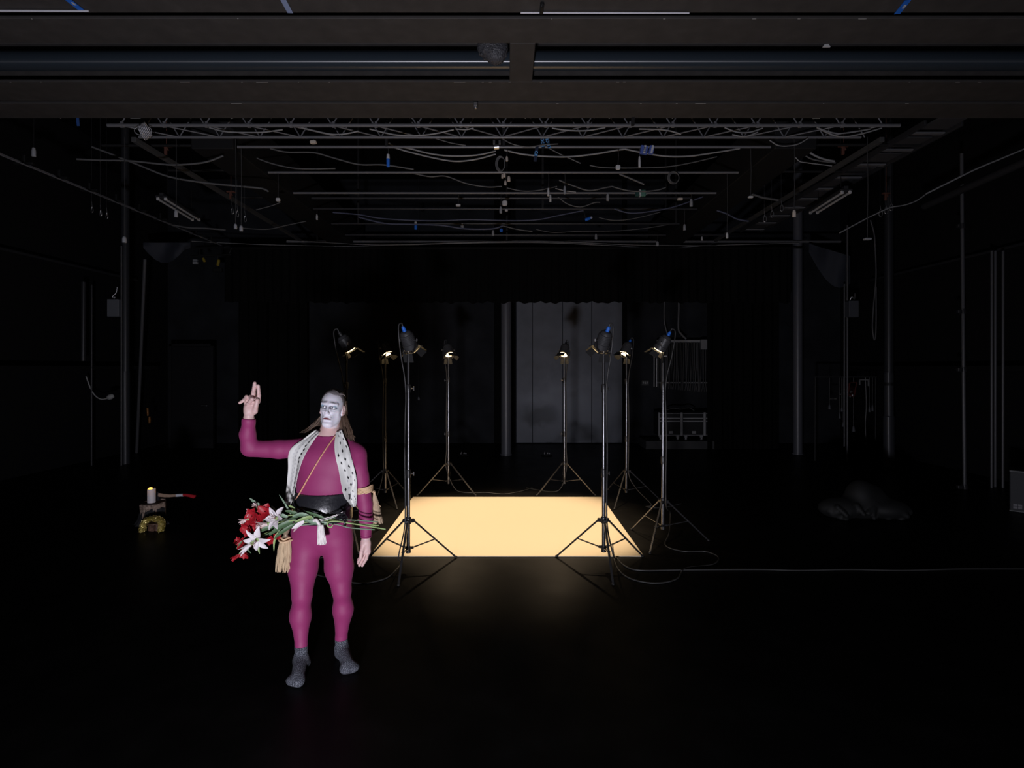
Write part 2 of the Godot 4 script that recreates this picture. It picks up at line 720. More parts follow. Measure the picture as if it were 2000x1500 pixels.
# ---------------------------------------------------------------- stands and lamps
func make_stand() -> Node3D:      # one leg points along its own +z
	var o := thing("tripod_stand", "", "stand")
	part("lower_tube", Shape.new().rod(Vector3(0, 0.15, 0), Vector3(0, 0.93, 0), 0.019, 14), M.stand_tube, o)
	part("middle_tube", Shape.new().rod(Vector3(0, 0.93, 0), Vector3(0, 1.78, 0), 0.0165, 14), M.stand_tube, o)
	part("upper_tube", Shape.new().rod(Vector3(0, 1.78, 0), Vector3(0, 2.1, 0), 0.0135, 14), M.stand, o)
	for h in [0.93, 1.78]:
		var c := part("collar", Shape.new().lathe([Vector2(0, -0.04), Vector2(0.024, -0.04), Vector2(0.024, -0.04), Vector2(0.026, -0.01), Vector2(0.026, 0.035), Vector2(0.021, 0.042), Vector2(0.021, 0.042), Vector2(0, 0.042)], Transform3D(Basis.IDENTITY, Vector3(0, h, 0)), 16), M.stand, o)
		part("clamp_knob", Shape.new().rod(Vector3(0.02, h, 0), Vector3(0.05, h, 0), 0.006, 8).box(Vector3(0.055, h, 0), Vector3(0.014, 0.042, 0.014), Basis.IDENTITY, 0.004), M.stand, c)
	part("spigot", Shape.new().rod(Vector3(0, 2.1, 0), Vector3(0, 2.17, 0), 0.008, 10), M.steel, o)
	var hub := Shape.new().lathe([Vector2(0, 0.43), Vector2(0.028, 0.43), Vector2(0.028, 0.43), Vector2(0.03, 0.44), Vector2(0.03, 0.485), Vector2(0.024, 0.495), Vector2(0.024, 0.495), Vector2(0, 0.495)], Transform3D.IDENTITY, 16)
	var low := Shape.new().lathe([Vector2(0, 0.14), Vector2(0.026, 0.14), Vector2(0.026, 0.14), Vector2(0.026, 0.2), Vector2(0.026, 0.2), Vector2(0, 0.2)], Transform3D.IDENTITY, 16)
	for k in 3:
		var b := Basis(Vector3.UP, TAU * k / 3)
		hub.box(b * Vector3(0, 0.455, 0.04), Vector3(0.03, 0.035, 0.05), b, 0.004)
		low.box(b * Vector3(0, 0.185, 0.036), Vector3(0.026, 0.022, 0.035), b, 0.003)
		var top := b * Vector3(0, 0.455, 0.055)
		var foot := b * Vector3(0, 0.012, 0.52)
		var leg := part("leg", Shape.new().bar(top, foot, 0.022, 0.017, Vector3.UP, 0.003), M.stand_tube, o)
		part("rubber_foot", Shape.new().ball(foot + Vector3(0, 0.001, 0), Vector3(0.016, 0.0125, 0.018), b, 10), M.rubber, leg)
		var mid := top.lerp(foot, 0.5)
		part("brace", Shape.new().bar(b * Vector3(0, 0.185, 0.045), mid, 0.018, 0.009, Vector3.UP, 0.002).rod(mid - b.x * 0.016, mid + b.x * 0.016, 0.006, 8), M.stand_tube, o)
	part("leg_collar", hub, M.stand, o)
	part("brace_collar", low, M.stand, o)
	return o

func make_lamp() -> Node3D:        # on a spigot at its own base; the beam leaves down along its -z
	var o := thing("stage_lamp", "", "lamp")
	var pivot := Vector3(0, 0.155, 0)
	var tilt := Basis(Vector3.RIGHT, deg_to_rad(-58.0))
	var axis := Transform3D(tilt * Basis(Vector3.RIGHT, deg_to_rad(-90.0)), pivot)       # its own y runs along the beam
	var house := Shape.new().lathe([Vector2(0, -0.12), Vector2(0.045, -0.12), Vector2(0.062, -0.105), Vector2(0.07, -0.08), Vector2(0.07, -0.08), Vector2(0.08, -0.075), Vector2(0.08, -0.075), Vector2(0.08, 0.035), Vector2(0.08, 0.035), Vector2(0.087, 0.04), Vector2(0.087, 0.04), Vector2(0.087, 0.1), Vector2(0.087, 0.1), Vector2(0.078, 0.1), Vector2(0.078, 0.1), Vector2(0.076, 0.062), Vector2(0.076, 0.062), Vector2(0, 0.062)], axis, 32)
	var body := part("housing", house, M.housing, o)
	var ribs := Shape.new()
	for k in 5:
		ribs.lathe([Vector2(0.079, -0.06 + k * 0.019), Vector2(0.084, -0.06 + k * 0.019), Vector2(0.084, -0.06 + k * 0.019), Vector2(0.084, -0.056 + k * 0.019), Vector2(0.084, -0.056 + k * 0.019), Vector2(0.079, -0.056 + k * 0.019)], axis, 32)
	part("cooling_rib", ribs, M.housing, body)
	part("lens", Shape.new().lathe([Vector2(0, 0.116), Vector2(0.04, 0.112), Vector2(0.072, 0.104), Vector2(0.072, 0.104), Vector2(0.072, 0.066), Vector2(0.072, 0.066), Vector2(0, 0.066)], axis, 28), M.lens, body)
	var fr := Shape.new()
	for k in 4:
		var q := Basis(Vector3.UP, TAU * k / 4)
		fr.box(axis * (q * Vector3(0, 0.126, 0.088)), Vector3(0.192, 0.006, 0.016), axis.basis * q)
	for sx in [-1.0, 1.0]:
		for sz in [-1.0, 1.0]:
			fr.rod(axis * Vector3(sx * 0.062, 0.09, sz * 0.062), axis * Vector3(sx * 0.08, 0.126, sz * 0.08), 0.004, 6)
	part("barn_door_frame", fr, M.door, body)
	for k in 4:
		var q := Basis(Vector3.UP, TAU * k / 4)
		var open := deg_to_rad(28.0 if k % 2 == 0 else 40.0)
		var wide := 0.085 if k % 2 == 0 else 0.06
		var l := 0.1 if k % 2 == 0 else 0.085
		var out := Vector3(0, cos(open), sin(open))
		var h := Vector3(0, 0.130, 0.094)
		var rows := []
		for e in [0.0, 1.0]:
			var row := []
			for s in [-1.0, 0.0, 1.0]:
				row.append(axis * (q * (h + out * l * e + Vector3(s * lerpf(wide * 0.8, wide, e), 0, 0))))
			rows.append(row)
		part("barn_door", Shape.new().sheet(rows, 0.002), M.door, o)
	var yoke := Shape.new()
	var yk := [Vector3(-0.1, 0.155, 0), Vector3(-0.1, 0.06, 0), Vector3(-0.06, 0.015, 0), Vector3(0.06, 0.015, 0), Vector3(0.1, 0.06, 0), Vector3(0.1, 0.155, 0)]
	for i in 5:
		yoke.bar(yk[i], yk[i + 1] + (yk[i + 1] - yk[i]).normalized() * 0.002, 0.024, 0.005, Vector3.FORWARD if i in [0, 4] else Vector3.FORWARD)
	yoke.lathe([Vector2(0, -0.03), Vector2(0.014, -0.03), Vector2(0.014, -0.03), Vector2(0.016, 0.012), Vector2(0.016, 0.012), Vector2(0, 0.012)], Transform3D.IDENTITY, 12)
	part("yoke", yoke, M.stand, o)
	for s in [-1.0, 1.0]:
		part("tilt_knob", Shape.new().rod(pivot + Vector3(s * 0.082, 0, 0), pivot + Vector3(s * 0.122, 0, 0), 0.005, 8).box(pivot + Vector3(s * 0.128, 0, 0), Vector3(0.012, 0.034, 0.014), Basis.IDENTITY, 0.004), M.steel, o)
	part("t_handle", Shape.new().rod(Vector3(0, -0.012, 0.012), Vector3(0, -0.012, 0.045), 0.004, 8).rod(Vector3(-0.022, -0.012, 0.046), Vector3(0.022, -0.012, 0.046), 0.005, 8), M.steel, o)
	part("plug", Shape.new().lathe([Vector2(0, -0.185), Vector2(0.012, -0.185), Vector2(0.021, -0.17), Vector2(0.023, -0.12), Vector2(0.023, -0.12), Vector2(0, -0.118)], axis, 14), M.blue, o)
	var sp := SpotLight3D.new()
	sp.name = "lamp_beam"
	sp.light_color = WARM
	sp.light_energy = SPOT
	sp.light_size = 0.035
	sp.spot_angle = 38.0
	sp.spot_angle_attenuation = 0.6
	sp.spot_range = 30.0
	sp.spot_attenuation = 2.0
	sp.shadow_enabled = true
	sp.transform = Transform3D(tilt, pivot + tilt * Vector3(0, 0, -0.13))
	o.add_child(sp)
	return o

func stands() -> void:
	var aim := Vector2(0, -7.45)
	# x, z, turn of the tripod, where it stands, plug colour
	var spots := [
		[-0.996, -5.785, 0.0, "nearest tripod at the left front corner of the yellow mat", true],
		[0.962, -5.81, 0.0, "nearest tripod at the right front corner of the yellow mat", true],
		[-1.85, -6.62, -PI / 2, "tripod half hidden behind the performer's head", false],
		[1.774, -6.62, PI / 2, "outermost tripod right of the yellow mat", true],
		[-1.81, -8.54, -PI / 2, "tripod at the far left edge of the yellow mat", false],
		[1.75, -8.54, PI / 2, "tripod at the far right edge of the yellow mat", true],
		[-0.948, -9.2, PI, "back left tripod behind the yellow mat", false],
		[0.9, -9.2, PI, "back right tripod behind the yellow mat", false]]
	var stand: Node3D
	var lamp: Node3D
	for i in spots.size():
		var s = spots[i]
		var where := Vector3(s[0], 0, s[1])
		if i == 0:
			stand = make_stand()
			lamp = make_lamp()
		var st: Node3D = stand if i == 0 else stand.duplicate()
		var la: Node3D = lamp if i == 0 else lamp.duplicate()
		if i > 0:
			st.name = numbered("tripod_stand")
			la.name = numbered("stage_lamp")
			add_child(st)
			add_child(la)
		st.position = where
		st.rotation.y = s[2]
		var towards: Vector2 = aim - Vector2(s[0], s[1])
		la.position = where + Vector3(0, 2.13, 0)
		la.scale = Vector3.ONE * 0.86
		la.rotation.y = atan2(-towards.x, -towards.y)
		tag(st, "black " + s[3], "stand", "black tripod stands round the yellow mat")
		tag(la, "black barn-door lamp on the " + s[3], "lamp", "stage lamps aimed at the yellow mat")
		if not s[4]:
			la.get_node("plug").material_override = M.plug
		# the cable leaves the plug, bows over and falls along the pole
		var b := Basis(Vector3.UP, la.rotation.y)
		var plug := la.position + b * 0.86 * (Vector3(0, 0.155, 0) + Basis(Vector3.RIGHT, deg_to_rad(-58.0)) * Vector3(0, 0, 0.185))
		var off := Vector3(0.026 * (1.0 if s[0] > 0 else -1.0), 0, 0.028)
		var path := [plug, plug + b * Vector3(0, 0.03, 0.018), plug + b * Vector3(0, -0.02, 0.034) + off * 0.6, where + off * 0.9 + Vector3(0, 2.12, 0) + b * Vector3(0, 0, 0.07), where + off * 0.8 + Vector3(0, 1.9, 0) + b * Vector3(0, 0, 0.02), where + off * 0.8 + Vector3(0, 1.7, 0), where + off + Vector3(0, 1.5, 0), where + off * 1.15 + Vector3(0, 1.1, 0), where + off + Vector3(0, 0.7, 0), where + off * 1.2 + Vector3(0, 0.4, 0)]
		var floor_run := []
		match i:
			0: floor_run = [Vector3(-1.06, 0.15, -5.6), on_floor(786, 1098, 0.009), on_floor(762, 1126, 0.009), on_floor(735, 1137, 0.009), on_floor(700, 1141, 0.009), on_floor(640, 1130, 0.009), on_floor(560, 1108, 0.009)]
			1: floor_run = [Vector3(1.03, 0.16, -5.66), on_floor(1204, 1092, 0.009), on_floor(1222, 1108, 0.009), on_floor(1252, 1116, 0.009), on_floor(1330, 1115, 0.009), on_floor(1480, 1114, 0.009), on_floor(1560, 1116, 0.009), on_floor(1660, 1114, 0.009), on_floor(1760, 1116, 0.009), on_floor(1880, 1113, 0.009), on_floor(2060, 1113, 0.009)]
			2: floor_run = [where + Vector3(0.1, 0.03, 0.15), where + Vector3(0.1, 0.009, 0.45), where + Vector3(-0.3, 0.009, 0.7)]
			3: floor_run = [on_floor(1309, 1024, 0.15), on_floor(1307, 1048, 0.05), on_floor(1299, 1062, 0.009), on_floor(1308, 1072, 0.009), on_floor(1340, 1079, 0.009), on_floor(1378, 1079, 0.009), on_floor(1403, 1090, 0.009), on_floor(1392, 1104, 0.009), on_floor(1345, 1110, 0.009), on_floor(1331, 1119, 0.02)]
			4: floor_run = [where + Vector3(-0.1, 0.1, 0.2), where + Vector3(-0.25, 0.009, 0.5), where + Vector3(-0.6, 0.009, 0.6)]
			5: floor_run = [where + Vector3(0.14, 0.2, 0.1), where + Vector3(0.28, 0.05, 0.35), on_floor(1262, 991, 0.009), on_floor(1290, 993, 0.009), on_floor(1330, 985, 0.009)]
			6: floor_run = [where + Vector3(0.1, 0.1, 0.1), where + Vector3(0.25, 0.009, 0.05), where + Vector3(0.6, 0.009, 0.06), on_floor(985, 966, 0.009), on_floor(1020, 960, 0.009), on_floor(1040, 953, 0.009)]
			7: floor_run = [where + Vector3(-0.05, 0.1, 0.05), where + Vector3(-0.2, 0.009, 0.0), where + Vector3(-0.6, 0.009, -0.3)]
		var tail := ", rightward" if i == 1 else ""
		single("lamp_cable", Shape.new().tube(smooth(path + floor_run, 7), 0.0065 if i != 1 else 0.008, 7), M.cable, "black cable down the " + s[3] + tail, "cable", "cables of the tripod lamps")
	single("cable_loop", Shape.new().tube(smooth([on_floor(1196, 1080, 0.1), on_floor(1203, 1104, 0.01), on_floor(1222, 1127, 0.009), on_floor(1258, 1139, 0.009), on_floor(1295, 1140, 0.009), on_floor(1322, 1132, 0.009), on_floor(1331, 1119, 0.009)], 7), 0.007, 7), M.cable, "black cable looping forward over the floor from the right front tripod", "cable")

func key_lamp() -> void:
	var o := thing("floor_lamp", "cool white floodlight on a low stand in front of the performer", "lamp", Vector3(KEY_AT.x, 0, KEY_AT.z))
	var b := Basis.looking_at(KEY_TO - KEY_AT, Vector3.UP)
	var c := Vector3(0, KEY_AT.y, 0)
	part("housing", Shape.new().box(c + b * Vector3(0, 0, 0.06), Vector3(0.4, 0.3, 0.09), b, 0.012), M.housing, o)
	part("light_panel", Shape.new().box(c + b * Vector3(0, 0, 0.012), Vector3(0.34, 0.24, 0.006), b), glow(Color(0.93, 0.95, 1.0), 2.0), o)
	part("foot_bracket", Shape.new().rod(Vector3(-0.22, 0.45, 0.06), Vector3(-0.22, 0.0, 0.16), 0.012).rod(Vector3(0.22, 0.45, 0.06), Vector3(0.22, 0.0, 0.16), 0.012).rod(Vector3(-0.22, 0.012, 0.16), Vector3(0.22, 0.012, 0.16), 0.012).rod(Vector3(-0.22, 0.3, 0.09), Vector3(-0.22, 0.012, -0.14), 0.012).rod(Vector3(0.22, 0.3, 0.09), Vector3(0.22, 0.012, -0.14), 0.012).rod(Vector3(-0.225, 0.47, 0.06), Vector3(0.225, 0.47, 0.06), 0.01), M.stand, o)

# ---------------------------------------------------------------- the performer
const HERE := Vector3(-1.21, 0, -3.9)
var body_field: Field
var head_xf: Transform3D

func L(px: float, py: float, dz := 0.0) -> Vector3:      # in the performer's own axes, dz towards the camera
	return at(px, py, 3.9 - dz) - HERE

func body_bones() -> Field:
	var f := Field.new()
	# trunk
	f.bone(L(642, 890), L(638, 930), 0.150, 0.165, 0.05, 0.66)
	f.bone(L(637, 935, 0.01), L(629, 1000, 0.02), 0.165, 0.180, 0.06, 0.74)
	f.ball(L(629, 992, 0.055), Vector3(0.135, 0.11, 0.115), 0.06)
	f.bone(L(611, 1040, 0.0), L(646, 1040, 0.0), 0.135, 0.135, 0.06, 0.82)
	f.bone(L(590, 884, 0.0), L(696, 888, -0.01), 0.056, 0.056, 0.05)
	f.bone(L(644, 850, -0.03), L(606, 873, -0.01), 0.055, 0.045, 0.05)
	f.bone(L(644, 850, -0.03), L(684, 876, -0.01), 0.055, 0.045, 0.05)
	f.ball(L(617, 897, 0.07), Vector3(0.07, 0.05, 0.035), 0.06)
	f.ball(L(664, 898, 0.07), Vector3(0.07, 0.05, 0.035), 0.06)
	# neck
	f.bone(L(645, 862, -0.03), L(645, 820, -0.025), 0.062, 0.056, 0.035)
	# legs: the left of the picture a little nearer
	f.bone(L(599, 1058, 0.0), L(592, 1110, 0.03), 0.0995, 0.0870, 0.03)
	f.bone(L(592, 1110, 0.03), L(590, 1160, 0.07), 0.0870, 0.0610, 0.03)
	f.ball(L(590, 1163, 0.085), Vector3(0.0375, 0.0600, 0.0375), 0.03)
	f.bone(L(590, 1166, 0.06), L(587, 1203, 0.055), 0.0515, 0.0605, 0.03)
	f.ball(L(587, 1200, 0.03), Vector3(0.0535, 0.0900, 0.0535), 0.03)
	f.bone(L(587, 1203, 0.055), L(588.5, 1262, 0.085), 0.0575, 0.0325, 0.03)
	f.bone(L(588.5, 1262, 0.085), L(588.5, 1290, 0.09), 0.0325, 0.0315, 0.02)
	f.bone(L(660, 1058, 0.0), L(662, 1110, -0.01), 0.0955, 0.0860, 0.03)
	f.bone(L(663, 1110, -0.01), L(667, 1150, 0.0), 0.0860, 0.0600, 0.03)
	f.ball(L(668, 1153, 0.02), Vector3(0.0375, 0.0580, 0.0375), 0.03)
	f.bone(L(668, 1156, -0.01), L(670, 1190, -0.03), 0.0495, 0.0585, 0.03)
	f.ball(L(671, 1188, -0.05), Vector3(0.0515, 0.0850, 0.0535), 0.03)
	f.bone(L(670, 1190, -0.03), L(666.5, 1247, -0.05), 0.0555, 0.0325, 0.03)
	f.bone(L(666.5, 1247, -0.05), L(667.5, 1266, -0.05), 0.0325, 0.0305, 0.02)
	# feet on the floor
	var a1 := L(588.5, 1290, 0.09)
	var t1 := Vector3(-0.122, 0.036, 0.262)
	f.bone(Vector3(a1.x, a1.y, a1.z), Vector3(a1.x + 0.004, 0.04, a1.z - 0.025), 0.04, 0.036, 0.02)
	f.bone(Vector3(a1.x, 0.075, a1.z + 0.015), t1 + Vector3(0.005, 0.006, -0.02), 0.038, 0.033, 0.03)
	for k in 3:
		f.ball(t1 + Vector3(0.026 - 0.029 * k, -0.007 - 0.002 * k, 0.012 - 0.012 * k), Vector3(0.025, 0.026 - 0.003 * k, 0.034), 0.02)
	f.ball(Vector3(a1.x + 0.003, 0.036, a1.z - 0.035), Vector3(0.034, 0.036, 0.036), 0.02)
	var a2 := L(667.5, 1268, -0.05)
	var t2 := Vector3(0.168, 0.036, 0.11)
	f.bone(a2, Vector3(a2.x - 0.008, 0.04, a2.z - 0.022), 0.038, 0.036, 0.02)
	f.bone(Vector3(a2.x + 0.008, 0.075, a2.z + 0.015), t2 + Vector3(-0.01, 0.006, -0.018), 0.038, 0.033, 0.03)
	for k in 3:
		f.ball(t2 + Vector3(-0.026 + 0.029 * k, -0.007 - 0.002 * k, 0.008 - 0.010 * k), Vector3(0.025, 0.026 - 0.003 * k, 0.034), 0.02)
	f.ball(Vector3(a2.x - 0.012, 0.036, a2.z - 0.03), Vector3(0.034, 0.036, 0.036), 0.02)
	# raised arm
	f.bone(L(592, 875, 0.0), L(545, 877, 0.01), 0.064, 0.058, 0.03)
	f.bone(L(545, 877, 0.01), L(488, 876, 0.03), 0.058, 0.050, 0.02)
	f.bone(L(487.5, 874, 0.035), L(483.5, 848, 0.06), 0.049, 0.045, 0.02)
	f.bone(L(484, 848, 0.06), L(486, 822, 0.09), 0.045, 0.034, 0.02)
	f.bone(L(486, 822, 0.09), L(486.5, 806, 0.1), 0.036, 0.032, 0.02)
	# lowered arm
	f.bone(L(697, 886, -0.01), L(704, 930, -0.02), 0.058, 0.051, 0.03)
	f.bone(L(704, 930, -0.02), L(713, 985, -0.02), 0.051, 0.045, 0.015)
	f.bone(L(713, 985, -0.02), L(715, 1015, 0.0), 0.046, 0.041, 0.015)
	f.bone(L(715, 1015, 0.0), L(715, 1052, 0.03), 0.041, 0.029, 0.015)
	f.bone(L(715, 1052, 0.03), L(714, 1064, 0.035), 0.028, 0.028, 0.012)
	return f

func head_bones() -> Field:      # in the head's own axes: x to the right of the picture, y up, z out of the face
	var f := Field.new()
	f.ball(Vector3(0, 0.035, -0.022), Vector3(0.075, 0.084, 0.096), 0.03)
	f.ball(Vector3(0, -0.018, 0.022), Vector3(0.065, 0.092, 0.066), 0.03)
	f.ball(Vector3(0, -0.072, 0.03), Vector3(0.043, 0.046, 0.052), 0.03)
	f.ball(Vector3(0, -0.108, 0.066), Vector3(0.021, 0.017, 0.018), 0.025)
	for s in [-1.0, 1.0]:
		f.bone(Vector3(s * 0.045, -0.066, 0.0), Vector3(s * 0.014, -0.110, 0.052), 0.018, 0.014, 0.03)
		f.ball(Vector3(s * 0.043, -0.03, 0.056), Vector3(0.02, 0.017, 0.02), 0.025)
		f.bone(Vector3(s * 0.014, 0.021, 0.082), Vector3(s * 0.046, 0.02, 0.064), 0.010, 0.010, 0.016)
	for s in [-1.0, 1.0]:
		f.ball(Vector3(s * 0.0315, -0.002, 0.098), Vector3(0.020, 0.014, 0.020), 0.012, Basis.IDENTITY, true)
		f.ball(Vector3(s * 0.062, -0.062, 0.070), Vector3(0.018, 0.03, 0.02), 0.03, Basis.IDENTITY, true)
	for s in [-1.0, 1.0]:         # eyelids
		f.ball(Vector3(s * 0.0315, 0.0080, 0.0725), Vector3(0.0165, 0.0068, 0.0118), 0.003)
		f.ball(Vector3(s * 0.0315, -0.0115, 0.0715), Vector3(0.0155, 0.0052, 0.0110), 0.003)
	f.bone(Vector3(0, 0.012, 0.083), Vector3(0, -0.03, 0.104), 0.0080, 0.0100, 0.012)
	f.ball(Vector3(0, -0.036, 0.106), Vector3(0.0105, 0.0105, 0.011), 0.008)
	for s in [-1.0, 1.0]:
		f.ball(Vector3(s * 0.0098, -0.040, 0.096), Vector3(0.0075, 0.0075, 0.010), 0.006)
		f.ball(Vector3(s * 0.0065, -0.0475, 0.1), Vector3(0.0038, 0.004, 0.005), 0.003, Basis.IDENTITY, true)
	f.bone(Vector3(-0.019, -0.068, 0.083), Vector3(0.019, -0.068, 0.083), 0.0065, 0.0065, 0.007)
	f.bone(Vector3(-0.015, -0.079, 0.083), Vector3(0.015, -0.079, 0.083), 0.007, 0.007, 0.007)
	f.bone(Vector3(-0.017, -0.0735, 0.0925), Vector3(0.017, -0.0735, 0.0925), 0.002, 0.002, 0.004, 1.0, true)
	f.ball(Vector3(0, -0.092, 0.092), Vector3(0.022, 0.006, 0.012), 0.012, Basis.IDENTITY, true)
	for s in [-1.0, 1.0]:
		var eb := Basis(Vector3.UP, s * -0.35)
		f.ball(Vector3(s * 0.0765, -0.012, -0.016), Vector3(0.009, 0.033, 0.02), 0.005, eb)
		f.ball(Vector3(s * 0.084, -0.004, -0.010), Vector3(0.006, 0.016, 0.009), 0.004, eb, true)
		f.ball(Vector3(s * 0.0745, -0.038, -0.006), Vector3(0.008, 0.01, 0.010), 0.005)
	f.bone(Vector3(0, -0.06, -0.03), Vector3(0, -0.155, -0.045), 0.054, 0.058, 0.03)
	return f

func raised_hand() -> Field:
	var f := Field.new()
	var z := 0.11
	f.bone(L(486.5, 812, z - 0.01), L(487, 800, z), 0.031, 0.031, 0.015, 0.75)
	f.bone(L(484, 802, z), L(482.5, 784, z), 0.024, 0.021, 0.015, 0.6)
	f.bone(L(492, 802, z), L(494, 782, z), 0.026, 0.023, 0.015, 0.6)
	f.bone(L(496.5, 802, z), L(502, 784, z - 0.005), 0.019, 0.016, 0.012, 0.7)
	f.bone(L(483, 806, z + 0.008), L(482, 795, z + 0.01), 0.018, 0.014, 0.012)
	# middle finger, then index finger, both up
	f.bone(L(494.3, 782, z), L(494.8, 768, z + 0.006), 0.0144, 0.0143, 0.004)
	f.bone(L(494.8, 768, z + 0.006), L(497.6, 748.4, z + 0.006), 0.0132, 0.0113, 0.004)
	f.bone(L(504, 785, z - 0.006), L(505.6, 772, z - 0.004), 0.0140, 0.0136, 0.004)
	f.bone(L(505.6, 772, z - 0.004), L(504.2, 753.6, z + 0.004), 0.0127, 0.0113, 0.004)
	# ring finger folded over the palm
	f.bone(L(487.5, 781, z + 0.004), L(489, 775.5, z + 0.02), 0.0140, 0.0141, 0.004)
	f.bone(L(489, 775.5, z + 0.02), L(492.5, 779.5, z + 0.044), 0.0134, 0.0135, 0.004)
	f.bone(L(492.5, 779.5, z + 0.044), L(487.5, 785, z + 0.034), 0.0122, 0.0115, 0.004)
	# little finger bent, its tip standing out to the side
	f.bone(L(481.5, 782, z), L(481.5, 775, z + 0.014), 0.0128, 0.0128, 0.004)
	f.bone(L(481.5, 775, z + 0.014), L(476, 782, z + 0.034), 0.0120, 0.0113, 0.004)
	f.bone(L(476, 782, z + 0.034), L(468.4, 786.6, z + 0.042), 0.0105, 0.0092, 0.004)
	# thumb laid up the palm
	f.bone(L(498, 803, z + 0.006), L(500, 793, z + 0.020), 0.0165, 0.0135, 0.01)
	f.bone(L(500, 793, z + 0.020), L(502.5, 781.5, z + 0.024), 0.0152, 0.0122, 0.004)
	f.bone(L(484, 788.5, z + 0.022), L(495, 785.5, z + 0.02), 0.0110, 0.0115, 0.008)
	return f

func lowered_hand() -> Field:
	var f := Field.new()
	var z := 0.04
	f.bone(L(715, 1050, z - 0.01), L(714.5, 1060, z), 0.027, 0.027, 0.015, 0.8)
	f.bone(L(713.5, 1060, z), L(711.5, 1076, z + 0.004), 0.029, 0.027, 0.015, 0.62)
	f.bone(L(717, 1062, z - 0.005), L(718.5, 1078, z - 0.006), 0.022, 0.020, 0.012, 0.75)
	# index, middle, ring and little finger, hanging and slightly curled
	f.bone(L(718, 1080, z), L(715.5, 1091, z + 0.012), 0.0124, 0.0119, 0.004)
	f.bone(L(715.5, 1091, z + 0.012), L(707.6, 1104.6, z + 0.006), 0.0113, 0.0093, 0.004)
	f.bone(L(714, 1081, z - 0.022), L(709.5, 1092, z - 0.012), 0.0124, 0.0119, 0.004)
	f.bone(L(709.5, 1092, z - 0.012), L(702, 1104.4, z - 0.018), 0.0113, 0.0093, 0.004)
	f.bone(L(712, 1080, z - 0.044), L(706, 1090, z - 0.036), 0.0119, 0.0113, 0.004)
	f.bone(L(706, 1090, z - 0.036), L(699.8, 1100, z - 0.04), 0.0108, 0.0091, 0.004)
	f.bone(L(711, 1078, z - 0.062), L(705, 1086, z - 0.056), 0.0106, 0.0102, 0.004)
	f.bone(L(705, 1086, z - 0.056), L(700, 1093, z - 0.058), 0.0097, 0.0082, 0.004)
	f.bone(L(713, 1062, z - 0.03), L(712, 1077, z - 0.04), 0.026, 0.024, 0.02, 0.8)
	# thumb in front
	f.bone(L(710, 1064, z + 0.012), L(706, 1078, z + 0.026), 0.0155, 0.0125, 0.010)
	f.bone(L(706, 1078, z + 0.026), L(704.6, 1090, z + 0.028), 0.0132, 0.0122, 0.004)
	f.bone(L(704.6, 1090, z + 0.028), L(699.6, 1096.8, z + 0.026), 0.0113, 0.0088, 0.004)
	return f

const SKIN := Color(0.70, 0.47, 0.44)

func paint_head(s: Shape, first: int) -> void:      # white face paint, dark eye lines, red lips, bare skin behind
	var white := Color(0.80, 0.78, 0.84)
	var dark := Color(0.05, 0.05, 0.07)
	for i in range(first, s.v.size()):
		var p := s.v[i]
		var c := SKIN
		var m := smoothstep(-0.02, 0.004, p.z) * smoothstep(-0.152, -0.118, p.y + (p.z - 0.03) * 0.35)
		if absf(p.x) > 0.0725 and p.z < 0.008:
			m *= 0.15
		c = c.lerp(white, m)
		for sd in [-1.0, 1.0]:
			var q := Vector2(absf(p.x - sd * 0.0315), p.y + 0.002)
			if p.x * sd > 0.0 and p.z > 0.04:
				var ring := (q / Vector2(0.0205, 0.0105)).length()
				c = c.lerp(dark, 0.9 * exp(-pow((ring - 0.9) / 0.34, 2.0)))
				var brow := Vector2((p.x * sd - 0.031) / 0.026, (p.y - 0.0315 + 0.16 * maxf(0.0, p.x * sd - 0.024)) / 0.0058)
				c = c.lerp(Color(0.10, 0.085, 0.09), 0.85 * exp(-brow.length_squared() * 1.3) * smoothstep(0.004, 0.012, p.x * sd))
				var bag := Vector2((p.x * sd - 0.033) / 0.02, (p.y + 0.024 - 0.12 * (p.x * sd - 0.03)) / 0.004)
				c = c.lerp(Color(0.25, 0.24, 0.28), 0.6 * exp(-bag.length_squared()))
				var tear := Vector2((p.x * sd - 0.015 - 0.4 * maxf(0.0, -0.006 - p.y)) / 0.004, (p.y + 0.018) / 0.013)
				c = c.lerp(Color(0.2, 0.19, 0.22), 0.6 * exp(-tear.length_squared()))
				var lid := Vector2((p.x * sd - 0.045) / 0.014, (p.y - 0.008) / 0.009)
				c = c.lerp(Color(0.24, 0.52, 0.66), (0.75 if sd < 0.0 else 0.4) * exp(-lid.length_squared() * 1.5))
		var lip := Vector2(p.x / 0.0265, (p.y + 0.0735 + 5.0 * p.x * p.x) / 0.0066)
		if p.z > 0.07:
			c = c.lerp(Color(0.13, 0.010, 0.016), smoothstep(1.25, 0.75, lip.length()))
			var fold := absf(absf(p.x) - (0.021 + maxf(0.0, -0.045 - p.y) * 0.45))
			if p.y < -0.044 and p.y > -0.085:
				c = c.lerp(Color(0.42, 0.40, 0.44), 0.55 * exp(-pow(fold / 0.003, 2.0)))
		s.col[i] = c

